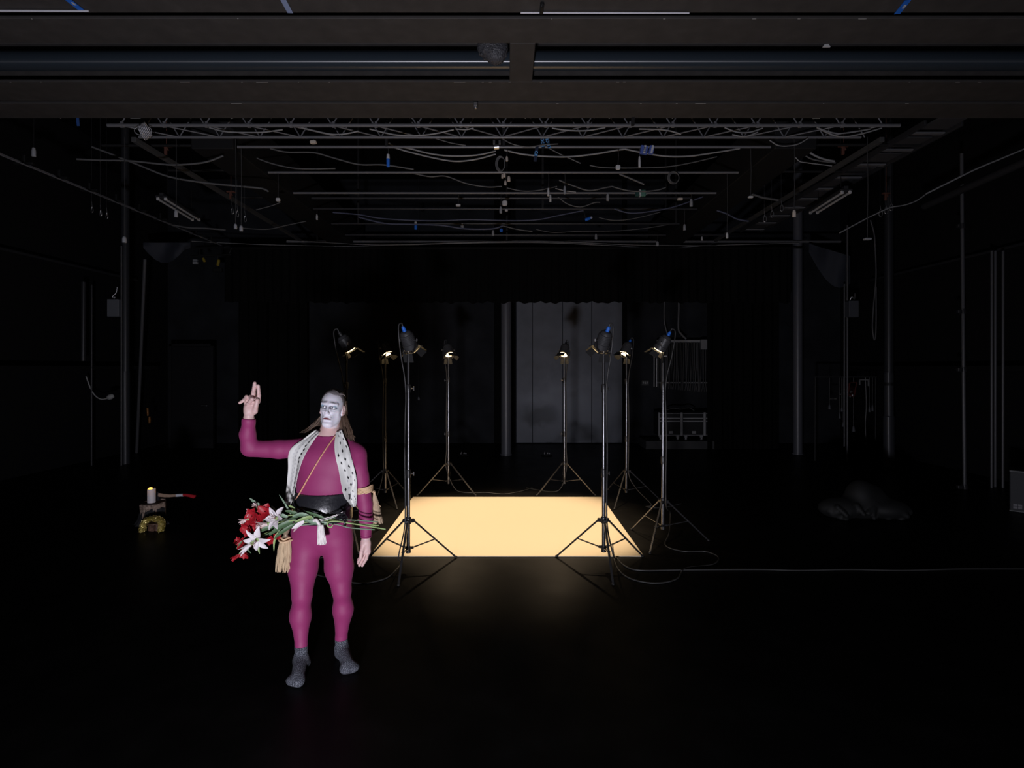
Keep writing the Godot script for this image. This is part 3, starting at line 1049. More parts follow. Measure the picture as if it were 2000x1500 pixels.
func performer() -> void:
	var t0 := Time.get_ticks_msec()
	var o := thing("person", "performer in a burgundy bodysuit with white painted face, black belt and right hand raised", "person", HERE)
	var f := body_bones()
	body_field = f
	f.fill(Vector3(-0.62, -0.01, -0.27), Vector3(0.36, 1.70, 0.36), 0.0095, 0.04)
	var wrist1 := L(486, 817.5, 0.095)
	var wrist2 := L(715, 1049, 0.03)
	var neck_y := L(645, 850).y
	# bare body, with a head and two hands on finer grids
	var skin := Shape.new()
	skin.tint = SKIN
	f.surface(skin, -0.0015)
	var hf := head_bones()
	hf.fill(Vector3(-0.1, -0.18, -0.13), Vector3(0.1, 0.13, 0.13), 0.0031, 0.022)
	var hs := Shape.new()
	hf.surface(hs)
	paint_head(hs, 0)
	head_xf = Transform3D(Basis(Vector3(0, 0, 1), deg_to_rad(-5.5)) * Basis(Vector3.UP, deg_to_rad(0.0)) * Basis(Vector3.RIGHT, deg_to_rad(-6.0)) * Basis.from_scale(Vector3(0.98, 1.03, 1.03)), L(648.6, 796.0))
	skin.add(hs, head_xf)
	var h1 := raised_hand()
	h1.fill(L(462, 822, 0.04) , L(512, 742, 0.2) + Vector3(0.01, 0.01, 0.0), 0.0032, 0.006)
	h1.surface(skin)
	var h2 := lowered_hand()
	h2.fill(L(693, 1112, -0.06), L(730, 1046, 0.12), 0.0032, 0.006)
	h2.surface(skin)
	var sm := mat(Color.WHITE, 0.5)
	sm.vertex_color_use_as_albedo = true
	sm.subsurf_scatter_enabled = true
	sm.subsurf_scatter_strength = 0.12
	part("body", skin, sm, o)
	# clothes: the same surface grown a little and cut off at cuffs, collar and hems
	var suit_mat := mat(lin(0.30, 0.030, 0.135), 0.62)
	suit_mat.rim_enabled = true
	suit_mat.rim = 0.3
	suit_mat.rim_tint = 0.6
	suit_mat.normal_enabled = true
	suit_mat.normal_texture = noise_tex(256, 0.02, 3, 31, null, true, 1.2)
	suit_mat.normal_scale = 0.25
	planes(suit_mat, 5.0, false)
	var waist := L(630, 990).y
	var top := Shape.new()
	f.surface(top, 0.0045, func(p: Vector3) -> float:
		var d := waist - p.y if absf(p.x + 0.03) < 0.235 else -1.0
		d = maxf(d, p.y - neck_y - 0.02 * absf(p.x) if absf(p.x) < 0.12 else -1.0)
		if p.x < -0.45:
			d = maxf(d, (p.y - wrist1.y) + 0.12 * (p.x - wrist1.x))
		if p.x > 0.185 and p.y < 1.0:
			d = maxf(d, wrist2.y - p.y)
		return d)
	part("bodysuit", top, suit_mat, o)
	var legs := Shape.new()
	var hem1 := L(588, 1263, 0.09).y
	var hem2 := L(667, 1249, -0.05).y
	f.surface(legs, 0.005, func(p: Vector3) -> float:
		if p.x > 0.185 and p.y > 0.6:
			return 1.0
		return maxf(p.y - waist, (hem1 if p.x < -0.02 else hem2) - p.y))
	part("leggings", legs, suit_mat, o)
	var sock_mat := mat(Color.WHITE, 0.85)
	sock_mat.albedo_texture = noise_tex(256, 0.22, 3, 41, ramp([[0.0, lin(0.010, 0.011, 0.016)], [0.48, lin(0.016, 0.018, 0.026)], [0.58, lin(0.05, 0.058, 0.078)], [0.66, lin(0.38, 0.40, 0.46)], [1.0, lin(0.55, 0.57, 0.62)]]))
	planes(sock_mat, 3.0, false)
	for side in [-1.0, 1.0]:
		var sock := Shape.new()
		var edge := (hem1 if side < 0 else hem2) + 0.006
		f.surface(sock, 0.007, func(p: Vector3) -> float: return maxf(p.y - edge, 0.02 * 0.0 + (p.x + 0.03) * -side) if p.y < 0.4 else 1.0)
		part("sock", sock, sock_mat, o)
	var belt_mat := mat(lin(0.018, 0.018, 0.022), 0.42, 0.0, 0.6)
	belt_mat.normal_enabled = true
	belt_mat.normal_texture = noise_tex(512, 0.03, 4, 51, null, true, 3.0)
	belt_mat.normal_scale = 0.6
	belt_mat.roughness_texture = noise_tex(256, 0.03, 4, 52, ramp([[0.0, grey(0.6)], [1.0, grey(1.0)]]))
	planes(belt_mat, 3.0, false)
	var belt := Shape.new()
	f.surface(belt, 0.013, func(p: Vector3) -> float:
		var u := (p.x + 0.035) / 0.2
		if absf(p.x + 0.02) > 0.225 or p.x > 0.187:
			return 1.0
		var hi := 1.166
		var low := 0.972 + 0.008 * u * u
		return maxf(p.y - hi, low - p.y))
	part("leather_belt", belt, belt_mat, o)
	var roll := Shape.new()
	for e in [0.0, 0.018]:
		var ring := []
		for k in 29:
			var a := TAU * k / 28
			ring.append(L(645, 853, -0.03) + Vector3(cos(a) * (0.068 + e * 0.3), -0.006 - e + 0.012 * sin(a) * -1.0, sin(a) * (0.068 + e * 0.3)))
		roll.tube(ring, 0.010, 8)
	part("collar", roll, suit_mat, o)
	for c in [[wrist1 + Vector3(0, -0.006, 0), 0.0385, 0.1], [wrist2 + Vector3(0, 0.004, 0), 0.034, 0.0]]:
		var ring := []
		for k in 25:
			var a := TAU * k / 24
			ring.append(c[0] + Vector3(cos(a) * c[1], -c[2] * cos(a) * c[1], sin(a) * c[1]))
		part("cuff", Shape.new().tube(ring, 0.0045, 7), suit_mat, o)
	head_details(o)
	scarf_and_cords(o)
	print("person ", Time.get_ticks_msec() - t0, " ms")
	bouquet()

func head_details(o: Node3D) -> void:
	var eye_mat := mat(lin(0.8, 0.8, 0.82), 0.2)
	var iris_mat := mat(lin(0.02, 0.022, 0.028), 0.2)
	for s in [-1.0, 1.0]:
		var c := head_xf * Vector3(s * 0.0315, -0.002, 0.0705)
		var e := part("eyeball", Shape.new().ball(c, Vector3.ONE * 0.0125, Basis.IDENTITY, 16), eye_mat, o)
		var look := (head_xf.basis * Vector3(-0.30, 0.06, 1.0)).normalized()
		part("iris", Shape.new().ball(c + look * 0.0085, Vector3(0.0066, 0.0066, 0.0045), Basis.looking_at(look, Vector3.UP), 14), iris_mat, e)
	# hair: a cap swept back from a high hairline, and long locks to the shoulders
	var hm := mat(Color.WHITE, 0.5)
	hm.vertex_color_use_as_albedo = true
	var hair := Shape.new()
	hair.tint = Color(0.085, 0.055, 0.036)
	var cf := Field.new()
	cf.ball(Vector3(0, 0.035, -0.022), Vector3(0.079, 0.088, 0.101), 0.02)
	cf.bone(Vector3(0, 0.0, -0.06), Vector3(0, -0.09, -0.075), 0.062, 0.055, 0.03)
	cf.fill(Vector3(-0.1, -0.16, -0.15), Vector3(0.1, 0.14, 0.1), 0.005, 0.01)
	var cap := Shape.new()
	cap.tint = Color(0.10, 0.075, 0.06)
	cf.surface(cap, 0.0, func(p: Vector3) -> float: return 0.026 - (0.75 * p.y - 0.66 * p.z) - 0.40 * maxf(0.0, absf(p.x) - 0.05) - 0.006 * sin(p.x * 90.0))
	for k in cap.v.size():
		var gr := smoothstep(-0.03, 0.04, cap.v[k].z) * smoothstep(0.0, 0.05, cap.v[k].y)
		cap.col[k] = Color(0.075, 0.052, 0.038).lerp(Color(0.30, 0.27, 0.28), gr)
	hair.add(cap, head_xf)
	var r := RandomNumberGenerator.new()
	r.seed = 91
	var locks := []
	for i in 330:
		var path := []
		var kind := i % 10
		var j := Vector3(r.randf_range(-1, 1), r.randf_range(-1, 1), r.randf_range(-1, 1))
		if kind < 2:       # over the crown, lying back
			var a := r.randf_range(-1.1, 1.1)
			for k in 6:
				var u := k / 5.0
				var b := lerpf(0.62, 2.7, u)
				var d := Vector3(sin(a) * sin(b) * 0.9 , cos(b - 0.2) , 0)
				path.append(head_xf * (Vector3(0, 0.035, -0.022) + Vector3(sin(a) * (0.35 + 0.65 * sin(u * PI * 0.6 + 0.5)), cos(a * 0.8) * cos(u * 1.9 - 0.55), 0.52 - u * 1.6).normalized() * Vector3(0.081, 0.09, 0.103)))
				d = d
		elif kind < 5:     # to the left of the picture, swept behind the shoulder
			var e := r.randf_range(0, 1)
			path = [head_xf * (Vector3(-0.066, 0.03, -0.05) + j * 0.012), head_xf * (Vector3(-0.070, -0.05, -0.065) + j * 0.012), L(lerpf(620, 633, e), 822 + 5 * j.x, -0.07 + 0.02 * j.y), L(lerpf(604, 622, e) + 2 * j.x, 836 + 4 * j.y, -0.075 + 0.02 * j.z), L(lerpf(588, 612, e) + 4 * j.z, 848 + 6 * j.x, -0.075 + 0.015 * j.y)]
		else:              # to the right, falling over the shoulder
			var e := r.randf_range(0, 1)
			path = [head_xf * (Vector3(0.070, 0.045, -0.035 - 0.03 * e) + j * 0.008), head_xf * (Vector3(0.079, -0.02, -0.055 - 0.02 * e) + j * 0.008), L(lerpf(664, 681, e), 822 + 4 * j.x, -0.02 - 0.05 * j.y * j.y), L(lerpf(666, 688, e) + 1.5 * j.x, 842 + 3 * j.y, 0.0 + 0.02 * j.z), L(lerpf(670, 693, e) + 2 * j.y, 858 + 5 * j.x - 3 * absf(e - 0.5), 0.015 + 0.02 * j.z)]
		var g := r.randf_range(0.5, 1.5)
		hair.tint = Color(0.085 * g, 0.054 * g, 0.036 * g) if kind >= 2 else Color(0.30 * g, 0.26 * g, 0.255 * g)
		var pts := smooth(path, 4)
		var rad := []
		for k in pts.size():
			var u := float(k) / (pts.size() - 1)
			rad.append((0.0046 if kind >= 2 else 0.0032) * (1.0 - 0.75 * u * u))
		hair.tube(pts, rad, 5, false)
	part("hair", hair, hm, o)

func drape(x: float, y: float, lift: float, miss := -0.02) -> Vector3:    # a point lying on the front of the body
	var z := body_field.front(x, y, 0.26, -0.12)
	return Vector3(x, y, (z if z > -1.0 else miss) + lift)

func scarf_and_cords(o: Node3D) -> void:
	# printed scarf: white cloth, a row of black diamonds along one edge and scattered ones
	var im := Image.create(128, 1024, false, Image.FORMAT_RGBA8)
	im.fill(Color(0.87, 0.87, 0.85))
	var diamond := func(cx: int, cy: int, w: int, h: int, c: Color) -> void:
		for y in range(-h, h + 1):
			var half := int(w * (1.0 - absf(y) / float(h + 1)))
			for x in range(-half, half + 1):
				if cx + x >= 0 and cx + x < 128 and cy + y >= 0 and cy + y < 1024:
					im.set_pixel(cx + x, cy + y, c)
	var ink := Color(0.03, 0.03, 0.05)
	for k in 22:
		diamond.call(94 + int(4 * sin(k * 2.1)), 14 + k * 17, 7, 7, ink)
		diamond.call(60, 20 + k * 17, 6, 6, Color(0.74, 0.74, 0.74))
		diamond.call(36, 12 + k * 17, 6, 6, Color(0.80, 0.80, 0.80))
	var r := RandomNumberGenerator.new()
	r.seed = 5
	for k in 8:
		diamond.call(30 + int(60 * r.randf()), 390 + k * 16, 7, 7, ink)
	for k in 26:
		diamond.call(18 + (k * 41) % 92, 600 + k * 15, 7, 7, ink)
	for k in 12:
		diamond.call(22 + (k * 29) % 60, 840 + k * 14, 6, 6, Color(0.72, 0.72, 0.74))
	for k in 10:
		diamond.call(14 + (k % 3) * 14, 955 + k * 6, 5, 5, ink)
	var cm := mat(Color.WHITE, 0.75)
	cm.albedo_texture = ImageTexture.create_from_image(im)
	cm.cull_mode = BaseMaterial3D.CULL_DISABLED
	# inner edge and outer edge of the cloth, in pixels, from the left end round the neck to the right end
	var rows := []
	var inner := [[573, 984], [579, 968], [584, 950], [590, 928], [597, 908], [606, 888], [614, 870], [623, 853], [630, 843]]
	var outer := [[558, 982], [560, 966], [562, 948], [564, 928], [567, 908], [571, 888], [580, 870], [598, 856], [619, 839]]
	for i in inner.size():
		var row := []
		for j in 10:
			var u := 1.0 - j / 9.0     # from the outer edge inwards
			var p := L(lerpf(inner[i][0], outer[i][0], u), lerpf(inner[i][1], outer[i][1], u), 0.0)
			var fold := 0.015 * sin(j * 1.6 + i * 0.25) * (0.5 + 0.5 * float(i) / 8)
			row.append(drape(p.x, p.y, 0.022 + fold, -0.01 + 0.04 * (1.0 - u)))
		rows.append(row)
	for k in 7:                  # behind the neck
		var a := PI + PI * (k + 0.5) / 7.0
		var c := L(645, 843, -0.035)
		var row := []
		for j in 10:
			var u := 1.0 - j / 9.0
			row.append(c + Vector3(cos(a) * (0.074 + 0.03 * u), 0.012 - 0.05 * u + 0.01 * sin(a), sin(a) * (0.075 + 0.03 * u) + 0.0))
		rows.append(row)
	var inner2 := [[660, 844], [661, 852], [663, 870], [668, 890], [673, 910], [676, 930], [679, 950], [683, 966], [688, 978], [693, 986]]
	var outer2 := [[669, 838], [677, 852], [687, 870], [694, 890], [698, 910], [701, 930], [702, 950], [701.5, 966], [700.5, 978], [698, 986]]
	for i in inner2.size():
		var row := []
		for j in 10:
			var u := 1.0 - j / 9.0
			var p := L(lerpf(inner2[i][0], outer2[i][0], u), lerpf(inner2[i][1], outer2[i][1], u), 0.0)
			var fold := 0.016 * sin(j * 1.5 + 1.0) * (0.3 + 0.7 * float(i) / 9)
			row.append(drape(p.x, p.y, 0.022 + fold, 0.03))
		rows.append(row)
	var fine := []
	for i in rows.size() - 1:
		for q in 3:
			var row := []
			for j in 10:
				row.append(rows[i][j].cubic_interpolate(rows[i + 1][j], rows[maxi(i - 1, 0)][j], rows[mini(i + 2, rows.size() - 1)][j], q / 3.0))
			fine.append(row)
	fine.append(rows[-1])
	rows = fine
	# even out the depth along the cloth
	for turn in 8:
		for i in range(1, rows.size() - 1):
			for j in 10:
				rows[i][j].z = rows[i][j].z * 0.5 + (rows[i - 1][j].z + rows[i + 1][j].z) * 0.25
	for i in rows.size():
		for turn in 2:
			for j in range(1, 9):
				rows[i][j].z = rows[i][j].z * 0.6 + (rows[i][j - 1].z + rows[i][j + 1].z) * 0.2
	for row in rows:              # nowhere inside the body
		for j in 10:
			var z := body_field.front(row[j].x, row[j].y, 0.26, -0.05)
			if z > -1.0 and row[j].z > -0.03:
				row[j].z = maxf(row[j].z, z + (0.038 if row[j].y < 1.2 else 0.016) + 0.004 * (1.0 + sin(j * 1.7)))
	part("scarf", Shape.new().sheet(rows, 0.003), cm, o)
	# a twisted gold cord from the neck down to the left hip
	var gold := mat(lin(0.62, 0.40, 0.22), 0.55)
	var pale := mat(lin(0.72, 0.50, 0.30), 0.6)
	var line := []
	for k in 25:
		var u := k / 24.0
		var p := L(lerpf(659, 573, u), lerpf(850, 994, u) + 4.0 * sin(u * PI), 0.0)
		line.append(drape(p.x, p.y, 0.019 if p.y < 1.15 else 0.014, 0.02))
	for turn in 4:
		for k in range(1, 24):
			line[k].z = line[k].z * 0.5 + (line[k - 1].z + line[k + 1].z) * 0.25
	line = smooth(line, 5)
	var rope := Shape.new()
	for st in 2:
		var pts := []
		for k in line.size():
			var a := k * 0.95 + st * PI
			pts.append(line[k] + Vector3(cos(a) * 0.0028, cos(a) * 0.0022, sin(a) * 0.0028 + 0.003))
		rope.tube(pts, 0.0040, 6)
	var cord := part("shoulder_cord", rope, mat(lin(0.72, 0.36, 0.22), 0.5), o)
	# its tassel hangs at the hip: turned knobs, a ring of cord and a skirt of threads
	var hip := L(558, 1028, 0.08)
	var knob := Shape.new().lathe([Vector2(0.0, 0.05), Vector2(0.012, 0.05), Vector2(0.016, 0.035), Vector2(0.010, 0.02), Vector2(0.012, 0.01), Vector2(0.022, -0.002), Vector2(0.027, -0.02), Vector2(0.024, -0.038), Vector2(0.014, -0.05), Vector2(0.014, -0.06), Vector2(0.026, -0.068), Vector2(0.0, -0.075)], Transform3D(Basis.IDENTITY, hip), 20)
	part("tassel_knob", knob, mat(lin(0.34, 0.27, 0.18), 0.35, 0.3), cord)
	var bits := Shape.new()
	for e in [0.0, 0.014]:
		var ring := []
		for k in 21:
			var a := TAU * k / 20
			ring.append(hip + Vector3(cos(a) * (0.03 + e), -0.075 - e + 0.004 * sin(a * 3), sin(a) * (0.03 + e)))
		bits.tube(ring, 0.0065, 6)
	part("tassel_ring", bits, pale, cord)
	part("tassel_skirt", fringe(hip + Vector3(0, -0.085, 0), Vector3(-0.012, -0.205, 0), 0.036, 0.056, 110, 0.0036, 3), mat(lin(0.60, 0.45, 0.28), 0.7), cord)
	part("cord_loop", Shape.new().tube(smooth([L(573, 994, 0.15), L(566, 1004, 0.13), hip + Vector3(0, 0.05, 0)], 6), 0.006, 7), gold, cord)
	# the same cord wound round the lowered arm, with a tassel behind
	var band := Shape.new()
	var loop := []
	var el := L(712, 957, -0.02)
	for k in 105:
		var a := TAU * k / 20.0
		var u := k / 104.0
		loop.append(el + Vector3(cos(a) * 0.056, lerpf(0.024, -0.018, u) + 0.012 * cos(a) + 0.002 * sin(k * 1.3), sin(a) * 0.054 + 0.004))
	band.tube(loop, 0.0045, 6)
	var b := part("arm_cord", band, pale, o)
	part("arm_tassel", fringe(L(731, 966, -0.05), L(738, 1021, -0.05) - L(731, 966, -0.05), 0.008, 0.033, 80, 0.0034, 8), mat(lin(0.52, 0.38, 0.25), 0.7), b)
	part("tassel_neck", Shape.new().tube(smooth([el + Vector3(0.052, -0.012, -0.01), L(730.5, 960, -0.05), L(731.5, 968, -0.05)], 5), 0.009, 8), pale, b)
	part("loose_thread", Shape.new().tube(smooth([L(737, 985, -0.05), L(740, 986, -0.03), L(744, 990, -0.03)], 5), 0.002, 5), pale, b)

func fringe(from: Vector3, down: Vector3, r0: float, r1: float, count: int, thick: float, sd: int) -> Shape:
	var s := Shape.new()
	var r := RandomNumberGenerator.new()
	r.seed = sd
	for k in count:
		var a := TAU * k * 0.381966
		var q := 0.8 + 0.2 * r.randf() if k % 3 else r.randf()
		var d := Vector3(cos(a), 0, sin(a) * 0.8) * q
		var e := down * r.randf_range(0.93, 1.03) + Vector3(r.randf_range(-1, 1), 0, r.randf_range(-1, 1)) * r1 * 0.12
		var wig := Vector3(r.randf_range(-1, 1), 0, r.randf_range(-1, 1)) * r1 * 0.06
		s.tube([from + d * r0, from + d * lerpf(r0, r1, 0.5) + down * 0.33 + wig, from + d * lerpf(r0, r1, 0.85) + down * 0.66 - wig, from + d * r1 + e], thick, 5, true)
	return s

# ---------------------------------------------------------------- bouquet
func petal(base: Transform3D, long: float, wide: float, curl: float, cup := 0.25, start := 0.0) -> Shape:    # grows along y, curls away from z
	var rows := []
	for i in 8:
		var u := i / 7.0
		var w := wide * 0.5 * pow(sin(PI * clampf(u * 0.88 + 0.1, 0.0, 1.0)), 0.8) * (1.0 - 0.35 * u * u)
		var a := start + curl * u * u
		var y := long * (u - 0.18 * curl * u * u * u)
		var z := -long * curl * 0.42 * u * u + start * u * long
		var row := []
		for j in 5:
			var sx := (j - 2) / 2.0
			row.append(base * Vector3(sx * w, y, z + cup * w * sx * sx + 0.0 * a))
		rows.append(row)
	return Shape.new().sheet(rows, 0.0012)

func flower(o: Node3D, called: String, where: Vector3, out: Vector3, long: float, wide: float, curl: float, open: float, petal_mat: Material, sd: int, throat_mat: Material = null) -> void:
	var r := RandomNumberGenerator.new()
	r.seed = sd
	out = out.normalized()
	var b := Basis(out.cross(Vector3(0.3, 1, 0.2)).normalized(), out, out.cross(Vector3(0.3, 1, 0.2)).normalized().cross(out))   # y along the flower
	var tw := 0.5 if throat_mat else 1.0
	var throat := Shape.new().lathe([Vector2(0.003, -0.035), Vector2(0.005, -0.02), Vector2(0.010 * tw, 0.0), Vector2(0.012 * tw, 0.01), Vector2(0.0, 0.008)], Transform3D(b, where), 12)
	var fl := part(called, throat, throat_mat if throat_mat else M.leaf_pale, o)
	for k in 6:
		var q := Basis(out, TAU * k / 6 + r.randf_range(-0.15, 0.15)) * b
		var e := open + r.randf_range(-0.12, 0.12) + (0.12 if k % 2 else 0.0)
		var lean := q * Basis(Vector3.RIGHT, -e)
		part("petal", petal(Transform3D(lean, where + lean * Vector3(0, 0, -0.004)), long * r.randf_range(0.9, 1.08), wide * (1.0 if k % 2 else 0.8), curl * r.randf_range(0.7, 1.2), 0.35), petal_mat, fl)
	if throat_mat:
		return
	var st := Shape.new()
	for k in 6:
		var a := TAU * k / 6
		var tip := where + out * long * 0.62 + (b.x * cos(a) + b.z * sin(a)) * 0.016
		st.tube([where, where + out * long * 0.35 + (b.x * cos(a) + b.z * sin(a)) * 0.006, tip], 0.0011, 5)
		st.ball(tip, Vector3(0.002, 0.002, 0.005), b, 6)
	part("stamen", st, mat(lin(0.30, 0.16, 0.12), 0.6), fl)

func leaf(pts: Array, wide: float, facing := Vector3(0, 0.3, 1)) -> Shape:
	var c := smooth(pts, 5)
	var rows := []
	for i in c.size():
		var u := float(i) / (c.size() - 1)
		var t: Vector3 = (c[mini(i + 1, c.size() - 1)] - c[maxi(i - 1, 0)]).normalized()
		var side := t.cross(facing).normalized()
		var w := wide * 0.5 * maxf(0.03, 1.62 * pow(u + 0.10, 0.55) * pow(maxf(0.0, 1.0 - u), 0.75))
		var dip := side.cross(t).normalized() * w * 0.35
		rows.append([c[i] - side * w, c[i] - side * w * 0.5 - dip * 0.6, c[i] - dip, c[i] + side * w * 0.5 - dip * 0.6, c[i] + side * w])
	return Shape.new().sheet(rows, 0.0012)

func G(px: float, py: float, dz := 0.2) -> Vector3:      # bouquet points, in its own axes
	return at(px, py, 3.9 - dz + 0.02) - BOUQUET

const BOUQUET := Vector3(-1.35, 0.92, -3.7)

func bouquet() -> void:
	var o := thing("bouquet", "bouquet of white lilies and red flowers with long stems tucked across the performer's belt", "bouquet", BOUQUET)
	M.leaf = mat(lin(0.085, 0.16, 0.075), 0.5)
	M.leaf_pale = mat(lin(0.30, 0.42, 0.16), 0.5)
	M.leaf_grey = mat(lin(0.20, 0.30, 0.20), 0.5)
	var white := mat(lin(0.82, 0.76, 0.78), 0.5)
	var blush := mat(lin(0.74, 0.58, 0.56), 0.5)
	var red := mat(lin(0.36, 0.007, 0.016), 0.5)
	for m in [M.leaf, M.leaf_pale, M.leaf_grey, white, blush, red]:
		m.cull_mode = BaseMaterial3D.CULL_DISABLED
		m.backlight_enabled = true
		m.backlight = grey(0.12)
	# stems, cut ends to the right of the body
	for s in [
		[[505, 1030, 0.24], [560, 1018, 0.26], [630, 1015, 0.24], [680, 1021, 0.21], [740, 1026.5, 0.15], 0.0042, 0],
		[[510, 1045, 0.25], [575, 1024, 0.26], [640, 1017, 0.245], [690, 1023, 0.21], [753, 1033.5, 0.15], 0.0046, 0],
		[[520, 1020, 0.24], [580, 1014, 0.25], [650, 1015, 0.23], [690, 1016, 0.2], [738, 1019, 0.13], 0.0034, 1],
		[[500, 1050, 0.25], [575, 1028, 0.25], [645, 1023, 0.24], [685, 1031, 0.22], [731.5, 1034.5, 0.16], 0.0038, 1],
		[[520, 1012, 0.23], [575, 1006, 0.24], [620, 1012, 0.25], [660, 1016, 0.23], 0.0045, 0],
		[[490, 1060, 0.26], [540, 1035, 0.27], [600, 1016, 0.26], [645, 1014, 0.24], 0.005, 2],
		[[520, 1030, 0.22], [570, 1012, 0.24], [612, 1008, 0.25], [655, 1011, 0.22], 0.0045, 2]]:
		var pts := []
		for k in s.size() - 2:
			pts.append(G(s[k][0], s[k][1], s[k][2]))
		part("stem", Shape.new().tube(smooth(pts, 6), s[-2], 8), [M.leaf_pale, M.leaf_grey, M.leaf][s[-1]], o)
	# leaves: points along each, width, kind
	for s in [
		[[525, 992, 0.2], [505, 986, 0.22], [487, 972.5, 0.22], 0.030, 2],
		[[540, 1022, 0.25], [518, 1019, 0.27], [506, 1006, 0.28], 0.024, 2],
		[[562, 1010, 0.25], [542, 1002, 0.27], [530, 988, 0.26], 0.030, 2],
		[[568, 1004, 0.24], [556, 983, 0.25], [545, 966, 0.24], 0.014, 2],
		[[572, 1018, 0.26], [548, 1028, 0.28], [525, 1046, 0.27], 0.044, 0],
		[[575, 1024, 0.27], [552, 1038, 0.285], [535, 1053, 0.27], 0.030, 0],
		[[578, 1022, 0.25], [545, 1040, 0.26], [536, 1056, 0.26], [535, 1077, 0.25], 0.022, 1],
		[[535, 1028, 0.26], [513, 1034, 0.28], [498, 1042, 0.28], 0.034, 0],
		[[598, 1012, 0.26], [570, 1000, 0.27], [556, 998, 0.27], 0.026, 0],
		[[615, 1016, 0.27], [590, 1004, 0.28], [570, 1010, 0.28], 0.030, 2],
		[[610, 1010, 0.27], [596, 1012, 0.29], [575, 1020, 0.29], 0.028, 1],
		[[640, 1016, 0.25], [618, 1006, 0.265], [592, 998, 0.25], 0.022, 0],
		[[640, 1022, 0.26], [615, 1021, 0.28], [585, 1012, 0.28], 0.030, 2],
		[[508, 1060, 0.26], [505, 1071, 0.27], [507, 1082, 0.27], 0.016, 1],
		[[490, 1062, 0.25], [485, 1074, 0.26], [491, 1081, 0.26], 0.012, 0],
		[[494, 1057, 0.27], [482, 1067, 0.28], [466, 1083, 0.28], 0.030, 1],
		[[478, 1050, 0.25], [470, 1060, 0.26], [461, 1072, 0.26], 0.014, 0],
		[[576, 1000, 0.22], [572, 992, 0.23], [561, 986, 0.22], 0.022, 1]]:
		var pts := []
		for k in s.size() - 2:
			pts.append(G(s[k][0], s[k][1], s[k][2]))
		part("leaf", leaf(pts, s[-2], Vector3(0.1, 0.35, 1)), [M.leaf, M.leaf_pale, M.leaf_grey][s[-1]], o)
	# two open white lilies, closed ones, and white petals hanging at the belt
	flower(o, "lily", G(503, 1053, 0.29), Vector3(-0.1, -0.35, 1), 0.105, 0.046, 0.9, 1.05, white, 2)
	flower(o, "lily", G(541, 1012, 0.30), Vector3(-0.45, 0.42, 0.9), 0.085, 0.05, 0.7, 0.85, white, 6)
	flower(o, "lily_bud", G(526, 1022, 0.3), Vector3(-1, -0.28, 0.1), 0.085, 0.028, 0.1, 0.12, blush, 9)
	flower(o, "lily_bud", G(487, 1014, 0.27), Vector3(-1, -0.30, 0.2), 0.07, 0.024, 0.1, 0.13, blush, 12)
	flower(o, "lily_bud", G(497, 1001, 0.25), Vector3(-1, 0.02, 0.2), 0.055, 0.024, 0.35, 0.22, white, 15)
	flower(o, "lily_bud", G(500, 992, 0.24), Vector3(-0.2, 0.6, 0.2), 0.035, 0.03, 0.1, 0.2, blush, 18)
	flower(o, "lily_bud", G(493, 1060, 0.29), Vector3(-0.9, -0.75, 0.2), 0.1, 0.024, 0.02, 0.05, white, 21)
	part("petal", petal(Transform3D(Basis(Vector3(0, 0, 1), deg_to_rad(122)), G(594, 1018, 0.285)), 0.095, 0.03, 0.1), white, o)
	part("petal", petal(Transform3D(Basis(Vector3(0, 0, 1), deg_to_rad(140)) * Basis(Vector3.UP, 0.7), G(589, 1019, 0.28)), 0.085, 0.026, 0.1), blush, o)
	# red flowers
	flower(o, "red_flower", G(494, 1009, 0.275), Vector3(-0.4, 0.15, 1), 0.062, 0.07, 0.5, 1.0, red, 31, red)
	flower(o, "red_flower", G(518, 1001, 0.26), Vector3(0.0, 0.3, 1), 0.062, 0.07, 0.45, 0.9, red, 33, red)
	flower(o, "red_flower", G(505, 1018, 0.26), Vector3(-0.2, 0.0, 1), 0.06, 0.07, 0.4, 0.9, red, 34, red)
	flower(o, "red_flower", G(486, 1033, 0.25), Vector3(-0.5, -0.2, 1), 0.06, 0.065, 0.4, 0.9, red, 35, red)
	flower(o, "red_flower", G(496, 1026, 0.25), Vector3(-0.3, -0.1, 1), 0.055, 0.06, 0.4, 0.8, red, 37, red)
	flower(o, "red_flower", G(475, 1062, 0.25), Vector3(-0.5, 0.2, 0.9), 0.045, 0.05, 0.4, 0.8, red, 39, red)
	flower(o, "red_flower", G(479, 1079, 0.26), Vector3(0.0, -0.6, 0.9), 0.045, 0.05, 0.3, 0.6, red, 41, red)
	flower(o, "red_flower", G(527, 1054, 0.25), Vector3(0.3, 0.1, 0.9), 0.036, 0.04, 0.4, 0.8, red, 43, red)
	flower(o, "red_flower", G(541, 1047, 0.23), Vector3(0.3, 0.2, 0.9), 0.03, 0.032, 0.4, 0.8, red, 45, red)
	flower(o, "red_bud", G(466, 1084, 0.27), Vector3(-0.9, -0.7, 0.2), 0.055, 0.026, 0.05, 0.12, red, 47, red)
	flower(o, "red_flower", G(466, 1058, 0.25), Vector3(-0.4, 0.6, 0.6), 0.032, 0.034, 0.4, 0.6, red, 49, red)
	# white tassel of raffia hanging from the middle, with its strings tied to the belt
	var raffia := mat(lin(0.84, 0.79, 0.76), 0.6)
	part("raffia_tassel", fringe(G(626, 1025, 0.29), G(629, 1062, 0.29) - G(626, 1025, 0.29), 0.016, 0.026, 120, 0.0026, 17), raffia, o)
	part("raffia_bow", Shape.new().tube(smooth([G(613, 1017, 0.27), G(617, 1015, 0.285), G(621, 1020, 0.29), G(626, 1027, 0.29)], 6), 0.010, 8), raffia, o)
